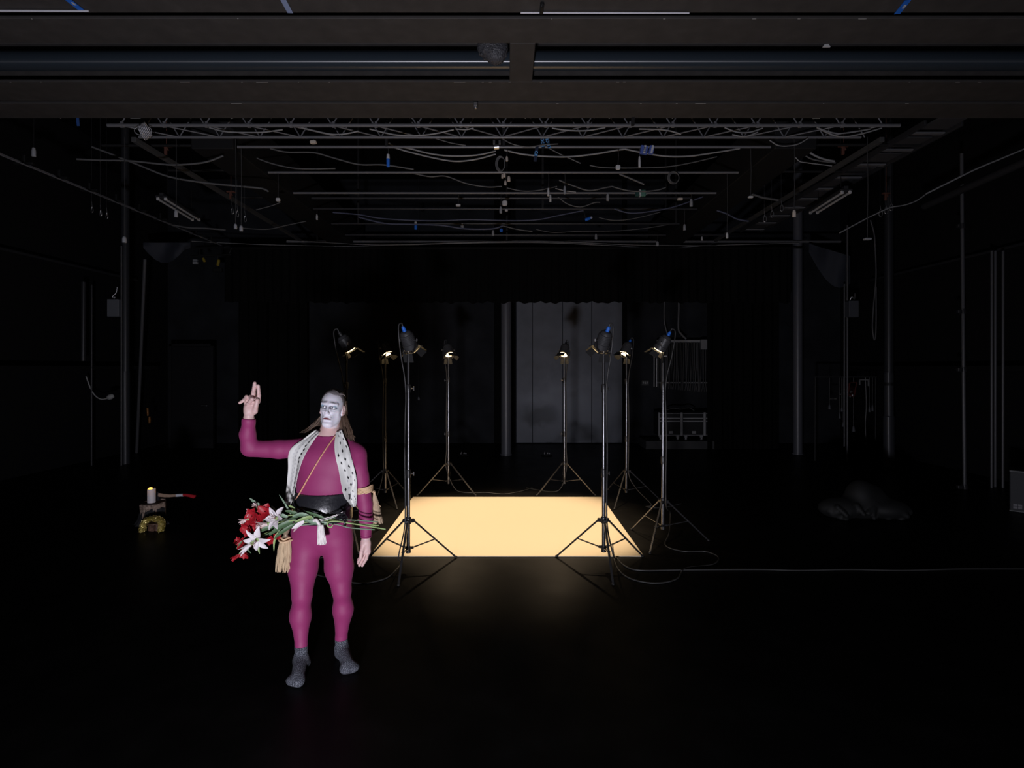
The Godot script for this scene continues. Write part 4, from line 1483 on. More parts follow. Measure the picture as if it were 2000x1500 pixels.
	part("raffia_string", Shape.new().tube(smooth([G(613, 1017, 0.27), G(640, 1011, 0.262), G(658, 1005, 0.25), G(672, 998.5, 0.235)], 6), 0.0028, 6).tube(smooth([G(624, 1018, 0.27), G(640, 1014, 0.262), G(658, 1007, 0.25), G(668, 1000, 0.24)], 6), 0.0022, 6), mat(lin(0.8, 0.76, 0.74), 0.5), o)
	# black ribbon that ties the stems
	var tie := Shape.new()
	for k in 5:
		var a := TAU * k / 5
		tie.tube(smooth([G(666, 1010, 0.24), G(668 + 10 * cos(a), 1009 + 8 * sin(a), 0.26), G(672 + 5 * cos(a + 0.8), 1011 + 6 * sin(a + 0.8), 0.245)], 5), 0.005, 7)
	var wrap := []
	for k in 17:
		var a := TAU * k / 16
		wrap.append(G(675, 1020, 0.21) + Vector3(0.006 * cos(a), 0.026 * cos(a), 0.026 * sin(a)))
	tie.tube(wrap, 0.007, 7)
	part("ribbon", tie, mat(lin(0.012, 0.012, 0.014), 0.28), o)
	part("bent_stem", Shape.new().tube(smooth([G(680, 1021, 0.225), G(655, 1018, 0.25), G(641, 1020, 0.265), G(640, 1027, 0.27), G(646, 1030, 0.265), G(650, 1025, 0.26)], 6), 0.0048, 8), M.leaf_pale, o)

# ---------------------------------------------------------------- things on the floor at the left and right
func props() -> void:
	var lx := -4.508
	var lz := -7.36
	# the chopping log
	var bark := mat(Color.WHITE, 0.85)
	bark.albedo_texture = noise_tex(256, 0.03, 5, 61, ramp([[0.0, lin(0.10, 0.07, 0.05)], [0.5, lin(0.32, 0.23, 0.18)], [1.0, lin(0.62, 0.5, 0.4)]]))
	planes(bark, 4.0, false)
	var o := thing("log", "rough bark covered log standing under the candle", "log", Vector3(lx, 0, lz))
	var side := Shape.new()
	var v0 := 0
	for i in 9:
		for k in 36:
			var a := TAU * k / 36
			var rr := 0.14 * (1.0 + 0.05 * sin(a * 7 + i * 0.3) + 0.04 * sin(a * 13 + 1.0) + 0.03 * sin(a * 3))
			side.vert(Vector3(cos(a) * rr, 0.276 * i / 8.0 + 0.012 * sin(a + 2.6) * i / 8.0, sin(a) * rr))
	for i in 8:
		for k in 36:
			var k2 := (k + 1) % 36
			side.quad(i * 36 + k, i * 36 + k2, (i + 1) * 36 + k2, (i + 1) * 36 + k)
	side.close(v0, 0)
	part("bark", side, bark, o)
	part("cut_face", Shape.new().lathe([Vector2(0, 0.262), Vector2(0.138, 0.262), Vector2(0.138, 0.262), Vector2(0.136, 0.272), Vector2(0.136, 0.272), Vector2(0, 0.273)], Transform3D.IDENTITY, 36), mat(lin(0.13, 0.09, 0.07), 0.8), o)
	# candle
	var cx := -4.522
	var c := thing("candle", "white pillar candle with a glowing top on the log", "candle", Vector3(cx, 0.276, lz + 0.02))
	var wax := mat(lin(0.78, 0.77, 0.8), 0.5)
	wax.backlight_enabled = true
	wax.backlight = grey(0.4)
	var w := Shape.new()
	var prof := [Vector2(0, 0), Vector2(0.046, 0), Vector2(0.048, 0.004), Vector2(0.048, 0.06), Vector2(0.048, 0.12), Vector2(0.048, 0.172), Vector2(0.044, 0.178), Vector2(0.039, 0.172), Vector2(0.035, 0.15), Vector2(0.018, 0.138), Vector2(0, 0.136)]
	for i in prof.size():
		for k in 32:
			var a := TAU * k / 32
			var lift := 0.008 * sin(a * 2.0 + 0.6) + 0.005 * sin(a * 3.0 + 2.0) if i in [5, 6, 7] else 0.0
			w.vert(Vector3(cos(a) * prof[i].x, prof[i].y + lift, sin(a) * prof[i].x))
	for i in prof.size() - 1:
		for k in 32:
			var k2 := (k + 1) % 32
			w.quad(i * 32 + k, i * 32 + k2, (i + 1) * 32 + k2, (i + 1) * 32 + k)
	w.close(0, 0)
	part("wax", w, wax, c)
	part("flame", Shape.new().lathe([Vector2(0, 0.138), Vector2(0.006, 0.145), Vector2(0.009, 0.156), Vector2(0.005, 0.172), Vector2(0.0, 0.186)], Transform3D(Basis.IDENTITY, Vector3(0.006, 0, 0.0)), 12), glow(Color(1.0, 0.7, 0.25), 2.5), c)
	var fl := OmniLight3D.new()
	fl.name = "candle_glow"
	fl.light_color = Color(1.0, 0.62, 0.2)
	fl.light_energy = 0.012
	fl.light_size = 0.01
	fl.omni_range = 20.0
	fl.omni_attenuation = 2.0
	fl.shadow_enabled = true
	fl.position = Vector3(0.006, 0.16, 0.0)
	c.add_child(fl)
	# axe: its blade stands in the log behind the candle
	var az := 7.47
	var ax := thing("axe", "axe with a wooden handle and red grip stuck in the log behind the candle", "axe", at(305, 983, az))
	var base := ax.position
	var hp := func(px: float, py: float) -> Vector3: return at(px, py, az) - base
	var h := Shape.new()
	var pts := [hp.call(303, 965.5), hp.call(312, 966.8), hp.call(322, 968), hp.call(333, 968.3), hp.call(345, 967.6)]
	var make := func(p: Array, tall: Array) -> Shape:
		var s := Shape.new()
		var q := []
		for i in p.size():
			q.append(p[i])
		var v1 := 0
		for i in q.size():
			for k in 14:
				var a := TAU * k / 14
				s.vert(q[i] + Vector3(0, sin(a) * tall[i] * 0.5, cos(a) * 0.013))
		for i in q.size() - 1:
			for k in 14:
				var k2 := (k + 1) % 14
				s.quad(v1 + i * 14 + k, v1 + i * 14 + k2, v1 + (i + 1) * 14 + k2, v1 + (i + 1) * 14 + k)
		for e in [0, q.size() - 1]:
			var ring := []
			for k in 14:
				ring.append(s.v[e * 14 + k])
			if e == 0:
				ring.reverse()
			s.face(ring)
		s.close(0, 0)
		return s
	var wood := mat(Color.WHITE, 0.55)
	wood.albedo_texture = noise_tex(256, 0.02, 4, 71, ramp([[0.0, lin(0.34, 0.22, 0.15)], [1.0, lin(0.52, 0.37, 0.27)]]))
	planes(wood, 3.0, false)
	part("handle", make.call(pts, [0.054, 0.05, 0.044, 0.038, 0.034]), wood, ax)
	part("paper_label", make.call([hp.call(344, 967.7), hp.call(351, 967.3), hp.call(358, 967)], [0.037, 0.036, 0.036]), mat(lin(0.66, 0.68, 0.75), 0.6), ax)
	part("red_grip", make.call([hp.call(357.5, 967), hp.call(364, 967), hp.call(370, 968), hp.call(375, 969.5), hp.call(379, 970), hp.call(382, 968.8)], [0.036, 0.036, 0.04, 0.048, 0.046, 0.026]), mat(lin(0.45, 0.02, 0.03), 0.35), ax)
	part("blade", Shape.new().prism(PackedVector2Array([Vector2(-0.03, 0.15), Vector2(0.035, 0.15), Vector2(0.03, 0.10), Vector2(0.05, 0.04), Vector2(0.055, -0.012), Vector2(0.0, -0.022), Vector2(-0.06, -0.012), Vector2(-0.045, 0.05), Vector2(-0.032, 0.10)]), 0.026), mat(lin(0.05, 0.05, 0.055), 0.4, 0.6), ax)
	# black cloth hung over the front of the log
	var rows := []
	for i in 12:
		var u := i / 11.0
		var row := []
		for j in 26:
			var s := j / 25.0
			var a := lerpf(0.12 * PI, 0.95 * PI, s)
			var top := lerpf(0.135, 0.215, smoothstep(0.0, 0.6, s)) + 0.012 * sin(s * 23.0)
			var rad := 0.158 + 0.05 * u * u + 0.014 * sin(s * 31.0 + u * 2.0) * (0.3 + u)
			row.append(Vector3(lx - cos(a) * rad * -1.0 * -1.0, maxf(0.004, lerpf(top, 0.003, u) + 0.004 * sin(s * 19.0)), lz + sin(a) * rad * 0.85))
		rows.append(row)
	single("cloth", Shape.new().sheet(rows, 0.004), mat(lin(0.014, 0.014, 0.016), 0.9), "crumpled black cloth between the log and the gold sequin arch", "cloth")
	# the gold sequin arch with a wooden block in it
	var g := thing("headpiece", "arched gold sequin headpiece standing on the floor before the log", "headpiece", Vector3(-4.31, 0, -7.02))
	var gold := mat(lin(0.36, 0.28, 0.05), 0.5, 0.3)
	var path := []
	path.append(Vector3(-0.112, 0.004, 0.02))
	path.append(Vector3(-0.113, 0.05, 0.01))
	for k in 13:
		var a := PI - PI * k / 12
		path.append(Vector3(cos(a) * 0.112, 0.075 + sin(a) * 0.078, 0.0 - 0.02 * sin(a)))
	path.append(Vector3(0.113, 0.05, 0.01))
	path.append(Vector3(0.112, 0.012, 0.02))
	var arch := Shape.new()
	var sp := smooth(path, 3)
	var sides := 14
	for i in sp.size():
		var t: Vector3 = (sp[mini(i + 1, sp.size() - 1)] - sp[maxi(i - 1, 0)]).normalized()
		var nrm := t.cross(Vector3(0, 0, 1)).normalized()
		for k in sides:
			var a := TAU * k / sides
			arch.vert(sp[i] + nrm * cos(a) * 0.029 + Vector3(0, 0, sin(a) * 0.05))
	for i in sp.size() - 1:
		for k in sides:
			var k2 := (k + 1) % sides
			arch.quad(i * sides + k, i * sides + k2, (i + 1) * sides + k2, (i + 1) * sides + k)
	for e in [0, sp.size() - 1]:
		var ring := []
		for k in sides:
			ring.append(arch.v[e * sides + k])
		if e == 0:
			ring.reverse()
		arch.face(ring)
	arch.close(0, 0)
	part("padded_arch", arch, gold, g)
	var mm := MultiMesh.new()
	mm.transform_format = MultiMesh.TRANSFORM_3D
	mm.mesh = Shape.new().lathe([Vector2(0, 0.0006), Vector2(0.0058, 0.0), Vector2(0.0058, 0.0), Vector2(0, -0.0004)], Transform3D.IDENTITY, 8).mesh()
	var where := []
	var r := RandomNumberGenerator.new()
	r.seed = 77
	for k in 900:
		var i: int = r.randi() % (sp.size() * sides)
		var nn: Vector3 = arch.n[i]
		var b := Basis.looking_at(nn + Vector3(r.randf_range(-1, 1), r.randf_range(-1, 1), r.randf_range(-1, 1)) * 0.8, Vector3(0.2, 1, 0.1)) * Basis(Vector3.RIGHT, PI / 2)
		where.append(Transform3D(b, arch.v[i] + nn * 0.003 + Vector3(r.randf_range(-1, 1), r.randf_range(-1, 1), r.randf_range(-1, 1)) * 0.006))
	mm.instance_count = where.size()
	for i in where.size():
		mm.set_instance_transform(i, where[i])
	var mi := MultiMeshInstance3D.new()
	mi.name = "sequins"
	mi.multimesh = mm
	mi.material_override = mat(lin(0.95, 0.80, 0.32), 0.34, 0.7)
	mi.set_meta("kind", "stuff")
	g.add_child(mi)
	var wb := mat(Color.WHITE, 0.6)
	wb.albedo_texture = noise_tex(128, 0.03, 3, 81, ramp([[0.0, lin(0.05, 0.025, 0.016)], [1.0, lin(0.24, 0.13, 0.09)]]))
	planes(wb, 5.0, false)
	var bl := thing("wooden_stool", "small brown wooden block standing inside the gold sequin arch", "block", Vector3(-4.31, 0, -7.05))
	part("top", Shape.new().lathe([Vector2(0, 0.082), Vector2(0.07, 0.082), Vector2(0.074, 0.086), Vector2(0.074, 0.094), Vector2(0.07, 0.098), Vector2(0, 0.098)], Transform3D.IDENTITY, 20), wb, bl)
	for s in [-1.0, 0.0, 1.0]:
		part("leg", Shape.new().box(Vector3(s * 0.043, 0.041, 0.02 - absf(s) * 0.02), Vector3(0.036, 0.082, 0.05), Basis(Vector3.UP, s * 0.3), 0.004), wb, bl)
	# a dark bundle on the floor at the right
	var f := Field.new()
	var sx := 4.72
	f.ball(Vector3(0.0, 0.2, 0.0), Vector3(0.2, 0.28, 0.2), 0.1)
	f.ball(Vector3(-0.28, 0.12, 0.05), Vector3(0.3, 0.14, 0.2), 0.08)
	f.ball(Vector3(0.3, 0.12, 0.1), Vector3(0.28, 0.13, 0.2), 0.08)
	f.ball(Vector3(0.16, 0.22, -0.06), Vector3(0.2, 0.2, 0.18), 0.1)
	for k in 16:
		var p := Vector3(-0.5 + k * 0.067, 0.1 + 0.1 * absf(sin(k * 2.3)), 0.16 + 0.06 * sin(k * 1.7))
		f.bone(p, p + Vector3(0.16 * cos(k), -0.1, 0.06), 0.022, 0.03, 0.035)
	f.fill(Vector3(-0.66, -0.02, -0.32), Vector3(0.66, 0.54, 0.42), 0.018, 0.03)
	var bag := Shape.new()
	f.surface(bag, 0.0, func(p: Vector3) -> float: return 0.001 - p.y)
	for i in bag.v.size():
		bag.v[i] += Vector3(sx, 0, -7.75)
	single("sack", bag, mat(lin(0.012, 0.013, 0.013), 0.7), "dark heap of sacks lying on the floor at the right", "sack")
	# a grey loudspeaker cut by the right edge of the frame
	var lp := at(1990, 998, 8.0)
	var ls := thing("loudspeaker", "grey box loudspeaker standing on the floor at the right edge", "loudspeaker", Vector3(7.215, 0, -8.0))
	ls.rotation.y = -0.72
	part("cabinet", Shape.new().box(Vector3(0, 0.285, 0), Vector3(0.42, 0.57, 0.36), Basis.IDENTITY, 0.012), mat(lin(0.055, 0.058, 0.064), 0.7), ls)
	for y in [0.012, 0.558]:
		part("edge_strip", Shape.new().box(Vector3(0, y, 0.18), Vector3(0.424, 0.018, 0.012), Basis.IDENTITY, 0.003), mat(lin(0.13, 0.135, 0.14), 0.5), ls)
	for k in 2:
		for j in 2:
			part("badge_square", Shape.new().box(Vector3(-0.15 + k * 0.05, 0.06 + j * 0.035, 0.182), Vector3(0.043, 0.03, 0.004), Basis.IDENTITY, 0.001), mat(lin(0.2, 0.2, 0.22), 0.5), ls)

# ---------------------------------------------------------------- back wall
func wavy(x0: float, x1: float, top: float, foot: float, z: float, pleat: float, deep: float, ragged := 0.0) -> Shape:
	var cols := int((x1 - x0) / pleat * 8)
	var rows := []
	for i in 7:
		var u := i / 6.0
		var row := []
		for j in cols + 1:
			var s := float(j) / cols
			var x := lerpf(x0, x1, s)
			var ph := x / pleat * TAU
			var low := foot + ragged * (0.5 + 0.3 * sin(x * 11.0) + 0.3 * sin(x * 27.0 + 1.0))
			row.append(Vector3(x, lerpf(top, low, u), z + deep * (0.5 + 0.5 * u) * (sin(ph + 0.7 * sin(x * 1.9)) + 0.3 * sin(ph * 2.3 + u))))
		rows.append(row)
	return Shape.new().sheet(rows, 0.01)

func back_wall_gear() -> void:
	# tall sliding door of grey panels
	var im := Image.create(256, 256, false, Image.FORMAT_RGBA8)     # worn grey paint with scrubbed patches; four metres a side
	var fn := FastNoiseLite.new()
	fn.seed = 4
	fn.frequency = 0.02
	fn.fractal_octaves = 4
	for y in 256:
		for x in 256:
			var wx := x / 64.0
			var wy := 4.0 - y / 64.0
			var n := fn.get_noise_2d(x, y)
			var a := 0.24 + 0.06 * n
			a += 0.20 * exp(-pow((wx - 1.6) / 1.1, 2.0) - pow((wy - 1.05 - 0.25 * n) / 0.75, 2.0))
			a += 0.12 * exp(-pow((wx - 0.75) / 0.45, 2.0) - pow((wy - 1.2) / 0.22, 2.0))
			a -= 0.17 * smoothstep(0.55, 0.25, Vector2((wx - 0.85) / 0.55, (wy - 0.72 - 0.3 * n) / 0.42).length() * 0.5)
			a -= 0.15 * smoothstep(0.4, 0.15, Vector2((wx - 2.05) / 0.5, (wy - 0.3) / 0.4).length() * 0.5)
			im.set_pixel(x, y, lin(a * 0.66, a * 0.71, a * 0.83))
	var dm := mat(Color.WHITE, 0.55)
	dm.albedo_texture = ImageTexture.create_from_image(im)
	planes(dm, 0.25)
	var d := Node3D.new()
	d.name = "door_1"
	d.set_meta("kind", "structure")
	add_child(d)
	d.position = Vector3(1.6, 0, -15.08)
	var edges := [0.214, 0.64, 1.42, 2.18, 2.98]
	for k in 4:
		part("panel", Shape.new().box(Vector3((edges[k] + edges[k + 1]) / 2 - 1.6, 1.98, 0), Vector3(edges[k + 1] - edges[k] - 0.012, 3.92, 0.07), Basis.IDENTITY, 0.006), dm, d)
	var d2 := Node3D.new()
	d2.name = "door_2"
	d2.set_meta("kind", "structure")
	add_child(d2)
	d2.position = Vector3(-7.75, 0, -14.2)
	part("panel", Shape.new().box(Vector3(0, 1.25, 0), Vector3(0.95, 2.5, 0.06), Basis.IDENTITY, 0.006), mat(lin(0.010, 0.010, 0.012), 0.5), d2)
	part("frame", slab(-0.54, -0.48, 0, 2.56, -0.04, 0.05).add(slab(0.48, 0.54, 0, 2.56, -0.04, 0.05)).add(slab(-0.54, 0.54, 2.5, 2.56, -0.04, 0.05)), mat(lin(0.018, 0.018, 0.02), 0.4), d2)
	part("handle", Shape.new().rod(Vector3(0.4, 1.05, 0.05), Vector3(0.4, 1.05, 0.1), 0.012).rod(Vector3(0.4, 1.05, 0.1), Vector3(0.28, 1.05, 0.1), 0.012), M.alu, d2)
	single("border_drape", wavy(-6.3, 6.3, 4.63, 3.4, -12.88, 0.18, 0.03, 0.05), M.drape, "long black pleated border hanging across the back of the stage", "drape")
	single("side_drape", wavy(-6.5, -4.86, 4.86, 0.01, -13.95, 0.24, 0.07), M.drape, "tall black drape left of the pale back wall", "drape", "tall side drapes")
	single("side_drape", wavy(4.8, 6.5, 4.86, 0.01, -13.95, 0.24, 0.07), M.drape, "tall black drape right of the flight case", "drape", "tall side drapes")
	single("drape_pipe", Shape.new().rod(Vector3(-7.8, 4.64, -12.86), Vector3(6.6, 4.64, -12.86), 0.014, 10), M.black, "black pipe that carries the border drape", "pipe")
	# cable rack
	var z := 14.55
	var rk := thing("cable_rack", "metal rack hung with many dark cables near the back wall", "rack", Vector3(at(1333, 700, z).x, 0, -z))
	var X := func(px: float) -> float: return at(px, 700, z).x - rk.position.x
	var Y := func(py: float) -> float: return at(1000, py, z).y
	part("top_bar", slab(X.call(1283), X.call(1388), Y.call(669), Y.call(664), -0.03, 0.03, 0.004), mat(lin(0.36, 0.36, 0.37), 0.5), rk)
	part("bottom_bar", Shape.new().rod(Vector3(X.call(1283), Y.call(747.5), 0.02), Vector3(X.call(1388), Y.call(747.5), 0.02), 0.016, 10), M.pale_metal, rk)
	for px in [1277.0, 1282.0]:
		part("post", Shape.new().rod(Vector3(X.call(px), Y.call(755), 0.03), Vector3(X.call(px), Y.call(684), 0.03), 0.017, 10), M.pale_metal, rk)
	for px in [1300.0, 1384.0]:
		part("leg", Shape.new().rod(Vector3(X.call(px), 0.0, -0.06), Vector3(X.call(px), Y.call(664), -0.06), 0.02, 10), M.black, rk)
	part("junction_box", Shape.new().box(Vector3(X.call(1377), Y.call(673), 0.07), Vector3(0.27, 0.25, 0.1), Basis.IDENTITY, 0.008), mat(lin(0.26, 0.26, 0.27), 0.55), rk)
	for k in 34:
		var x: float = lerpf(X.call(1286), X.call(1386), k / 33.0)
		var g := 0.035 + 0.05 * absf(sin(k * 2.7))
		var cable := Shape.new().tube(smooth([Vector3(x, Y.call(668), 0.035), Vector3(x + 0.012 * sin(k * 1.9), Y.call(705), 0.045), Vector3(x + 0.02 * sin(k * 2.3), Y.call(742), 0.045), Vector3(x + 0.03 * sin(k * 1.1), Y.call(757 + 9 * absf(sin(k * 3.1))), 0.03)], 3), 0.011, 6)
		part("hanging_cable", cable, mat(lin(g, g, g * 1.02), 0.6), rk)
	for s in [[[1299, 470], [1298, 560], [1297, 620], [1300, 640], [1303, 656], [1296, 666]], [[1326, 470], [1326, 590], [1325, 640], [1330, 652], [1340, 662]]]:
		var pts := []
		for p in s:
			pts.append(at(p[0], p[1], 14.5))
		single("feed_cable", Shape.new().tube(smooth(pts, 5), 0.014 if s[0][0] < 1310 else 0.026, 7), mat(lin(0.2, 0.2, 0.21), 0.5), ["thin grey cable dropping to the left end of the cable rack", "thick grey cable bundle dropping to the middle of the cable rack"][0 if s[0][0] < 1310 else 1], "cable")
	# low platform with a long flight case on castors
	single("platform", slab(at(1254, 860, 14.4).x, at(1398, 860, 14.4).x, 0.0, 0.2, -14.75, -14.0, 0.006), mat(lin(0.06, 0.06, 0.062), 0.6), "low dark platform under the flight case", "platform")
	var fc := thing("flight_case", "long black flight case with aluminium edges on castors", "case", Vector3(at(1336, 800, 14.3).x, 0.2, -14.35))
	part("box", Shape.new().box(Vector3(0, 0.4, 0), Vector3(1.36, 0.56, 0.5), Basis.IDENTITY, 0.008), mat(lin(0.012, 0.012, 0.013), 0.45), fc)
	for px in [-0.67, -0.12, 0.44]:
		part("upright_edge", Shape.new().box(Vector3(px, 0.4, 0.252), Vector3(0.035 if px < -0.5 else 0.055, 0.57, 0.012), Basis.IDENTITY, 0.004), M.pale_metal, fc)
	for k in 3:
		var x0: float = [-0.65, -0.085, 0.475][k]
		var x1: float = [-0.155, 0.405, 0.68][k]
		for y in [0.66, 0.54, 0.47, 0.13]:
			part("slat", Shape.new().box(Vector3((x0 + x1) / 2, y, 0.255), Vector3(x1 - x0, 0.03 if y < 0.6 and y > 0.2 else 0.014, 0.012), Basis.IDENTITY, 0.003), M.pale_metal if y > 0.5 or y < 0.2 else M.pale_metal, fc)
		part("latch", Shape.new().box(Vector3((x0 + x1) / 2 + 0.02, 0.2, 0.258), Vector3(0.09, 0.06, 0.016), Basis.IDENTITY, 0.004), M.pale_metal, fc)
	for px in [-0.62, -0.2, 0.0, 0.38, 0.62]:
		part("castor", Shape.new().lathe([Vector2(0, -0.02), Vector2(0.05, -0.02), Vector2(0.05, 0.02), Vector2(0, 0.02)], Transform3D(Basis(Vector3(0, 0, 1), PI / 2), Vector3(px, 0.05, 0.18)), 14).box(Vector3(px, 0.095, 0.18), Vector3(0.07, 0.06, 0.07), Basis.IDENTITY, 0.008), M.pale_metal, fc)
	single("cable_coil", Shape.new().tube(smooth([at(1302, 801, 14.3), at(1315, 797, 14.3), at(1330, 799, 14.25), at(1345, 796, 14.3), at(1356, 802, 14.3)], 5), 0.016, 7), M.cable, "dark cable lying on top of the flight case", "cable")
	var wb := thing("switch_box", "small dark switch box on the back wall left of the cable rack", "switch box", at(1260, 753, 15.1))
	part("plate", Shape.new().box(Vector3(0, 0.07, 0), Vector3(0.2, 0.14, 0.05), Basis.IDENTITY, 0.008), mat(lin(0.06, 0.06, 0.06), 0.5), wb)
	for k in 3:
		part("switch", Shape.new().box(Vector3(-0.05 + k * 0.05, 0.075, 0.03), Vector3(0.03, 0.05, 0.016), Basis.IDENTITY, 0.003), mat(lin(0.35, 0.35, 0.35), 0.5), wb)
	var pc := thing("pull_cord", "thin cord with a grey grip hanging before the back wall left of the column", "cord", at(818, 782, 14.9))
	part("string", Shape.new().rod(Vector3(0, 0.08, 0), Vector3(0, 5.75, 0), 0.005, 6), mat(lin(0.08, 0.08, 0.08), 0.6), pc)
	part("grip", Shape.new().lathe([Vector2(0, 0), Vector2(0.022, 0.004), Vector2(0.03, 0.03), Vector2(0.018, 0.085), Vector2(0, 0.09)], Transform3D.IDENTITY, 12), M.grey_plastic, pc)
	for q in [[905.0, "left of the dark column"], [1068.0, "right of the dark column"]]:
		var fb := thing("floor_socket", "low metal floor socket with glinting plugs " + q[1], "socket", on_floor(q[0], 890), "metal floor sockets")
		part("plate", Shape.new().lathe([Vector2(0, 0), Vector2(0.12, 0), Vector2(0.12, 0.02), Vector2(0.09, 0.035), Vector2(0, 0.04)], Transform3D.IDENTITY, 16), M.black, fb)
		for k in 5:
			part("metal_plug", Shape.new().ball(Vector3(0.06 * cos(k * 1.3), 0.05 + 0.012 * (k % 2), 0.05 * sin(k * 1.3)), Vector3(0.014, 0.02, 0.014), Basis.IDENTITY, 8), M.pale_metal, fb)

# ---------------------------------------------------------------- ceiling
func i_beam(x0: float, x1: float, z0: float, z1: float, y: float, h: float) -> Shape:
	var zc := (z0 + z1) / 2
	return slab(x0, x1, y, y + 0.03, z0, z1, 0.006).add(slab(x0, x1, y + 0.03, y + h - 0.03, zc - 0.015, zc + 0.015)).add(slab(x0, x1, y + h - 0.03, y + h, z0, z1, 0.006))

func ceiling_beams() -> void:
	var y := 4.9
	var spans := [[-4.745, -4.25, "nearest steel beam at the top edge"], [-5.195, -4.82, "wide steel beam with the short cross piece behind it"], [-6.315, -5.895, "third steel beam, behind the round duct"], [-6.76, -6.377, "rearmost steel beam, right above the lighting truss"]]
	for s in spans:
		single("steel_beam", i_beam(-8.9, 8.7, s[0], s[1], y, 0.42), M.beam, "dark grey " + s[2], "beam", "wide steel beams across the ceiling")
	single("cross_beam", i_beam(-0.36, 0.36, -0.115, 0.115, y, 0.4) if false else turned_beam(), M.beam, "short brown steel piece joining two beams at the middle of the ceiling", "beam")
	single("round_duct", Shape.new().lathe([Vector2(0, -8.9), Vector2(0.092, -8.9), Vector2(0.092, -8.9), Vector2(0.092, 8.7), Vector2(0.092, 8.7), Vector2(0, 8.7)], Transform3D(Basis(Vector3(0, 0, 1), -PI / 2), Vector3(0, 5.06, -5.79)), 40), M.duct, "long glossy round pipe between the steel beams of the ceiling", "pipe")
	# wrapped lump hanging beside the cross piece
	var f := Field.new()
	f.ball(Vector3(0, 0.16, 0), Vector3(0.145, 0.10, 0.10), 0.05)
	f.ball(Vector3(0.03, 0.08, 0), Vector3(0.09, 0.08, 0.08), 0.05)
	for k in 24:
		var a := k * 2.4
		f.bone(Vector3(0.12 * cos(a), 0.18 - 0.005 * k, 0.085 * sin(a)), Vector3(0.1 * cos(a + 0.5), 0.1, 0.08 * sin(a + 0.5)), 0.014, 0.012, 0.012)
	f.fill(Vector3(-0.2, -0.04, -0.16), Vector3(0.2, 0.3, 0.16), 0.011, 0.02)
	var s := Shape.new()
	f.surface(s)
	var c := at(962, 126, 5.34)
	for i in s.v.size():
		s.v[i] += c
	var lump := mat(lin(0.075, 0.075, 0.083), 0.4)
	lump.normal_enabled = true
	lump.normal_texture = noise_tex(256, 0.04, 4, 14, null, true, 8.0)
	lump.normal_scale = 1.5
	planes(lump, 4.0, false)
	single("wrapped_lump", s, lump, "crinkled black plastic bundle hanging beside the short brown cross piece", "bundle")
	var white := mat(lin(0.8, 0.8, 0.85), 0.3)
	single("white_tube", Shape.new().rod(high(-60, 21, 4.885), high(173, 21.5, 4.885), 0.0085, 10), white, "bright white tube under the nearest beam at the left edge", "tube", "white tubes under the nearest beam")
	var t2 := thing("white_tube", "bright white tube under the nearest beam right of the middle", "tube", high(1180, 25, 4.87), "white tubes under the nearest beam")
	var q := t2.position
	part("tube", Shape.new().rod(high(1017, 25, 4.885) - q, high(1346, 25.5, 4.885) - q, 0.0075, 10), white, t2)
	part("holder", Shape.new().box(high(1058, 16, 4.885) - q, Vector3(0.03, 0.03, 0.13), Basis.IDENTITY, 0.005).ball(high(1058, 12, 4.87) - q, Vector3(0.012, 0.012, 0.016)), M.black, t2)
	var pale := mat(lin(0.32, 0.40, 0.62), 0.5)
	var i := 0
	for e in [[130, -3, 158, 19, "blue webbing strap on the nearest beam at the left", M.blue], [552, -3, 567, 25, "pale blue webbing strap on the nearest beam left of the middle", pale], [1773, 1, 1752, 27, "blue and white webbing strap on the nearest beam at the right", M.blue]]:
		var a := high(e[0], e[1], 4.888)
		var b := high(e[2], e[3], 4.888)
		var st := thing("webbing_strap", e[4], "strap", b, "webbing straps on the nearest beam")
		part("webbing", Shape.new().bar(a - b, Vector3.ZERO, 0.045, 0.006), e[5], st)
		if i != 1:
			part("white_stripe", Shape.new().bar((a - b) * 0.7 + Vector3(0.008, -0.004, 0), (a - b) * 0.45 + Vector3(0.008, -0.004, 0), 0.016, 0.004), M.white_plastic, st)
		i += 1
	single("ceiling_clip", Shape.new().box(high(929, 205, 4.87), Vector3(0.045, 0.05, 0.07), Basis.IDENTITY, 0.006).ball(high(929, 211, 4.84), Vector3(0.022, 0.014, 0.02)), M.steel, "small metal clamp in the gap between the two rear beams", "clamp")
	single("paper_scrap", Shape.new().prism(PackedVector2Array([Vector2(-0.035, 0), Vector2(-0.02, 0.022), Vector2(0.015, 0.026), Vector2(0.035, 0.0)]), 0.012, Transform3D(Basis.IDENTITY, high(1614, 92, 4.88))), M.white_plastic, "small white scrap under the wide beam at the right", "scrap")
	# paint chips on the edges of the beams
	var r := RandomNumberGenerator.new()
	r.seed = 3
	for k in 46:
		var edge: float = [-5.897, -5.897, -6.379, -4.822, -6.757][k % 5]
		var x := r.randf_range(-6.5, 6.0)
		var l := r.randf_range(0.006, 0.03) * (4.0 if r.randf() < 0.2 else 1.0)
		var chip := MeshInstance3D.new()
		chip.name = "paint_chip"
		chip.mesh = Shape.new().box(Vector3(x, 4.9, edge - 0.004 * r.randf()), Vector3(l, 0.003, 0.005)).mesh()
		chip.material_override = mat(lin(0.45, 0.44, 0.42), 0.6)
		get_node(["steel_beam_002", "steel_beam_002", "steel_beam_003", "steel_beam_001", "steel_beam_003"][k % 5]).add_child(chip, true)
		chip.position -= chip.get_parent().position

func turned_beam() -> Shape:
	var s := i_beam(-0.35, 0.35, -0.115, 0.115, 0.0, 0.4)
	return Shape.new().add(s, Transform3D(Basis(Vector3.UP, PI / 2), Vector3(0.132, 4.9, -5.545)))

func pipe_z(py: float, y := GRID) -> float:
	return F * (y - EYE) / (VY - py)

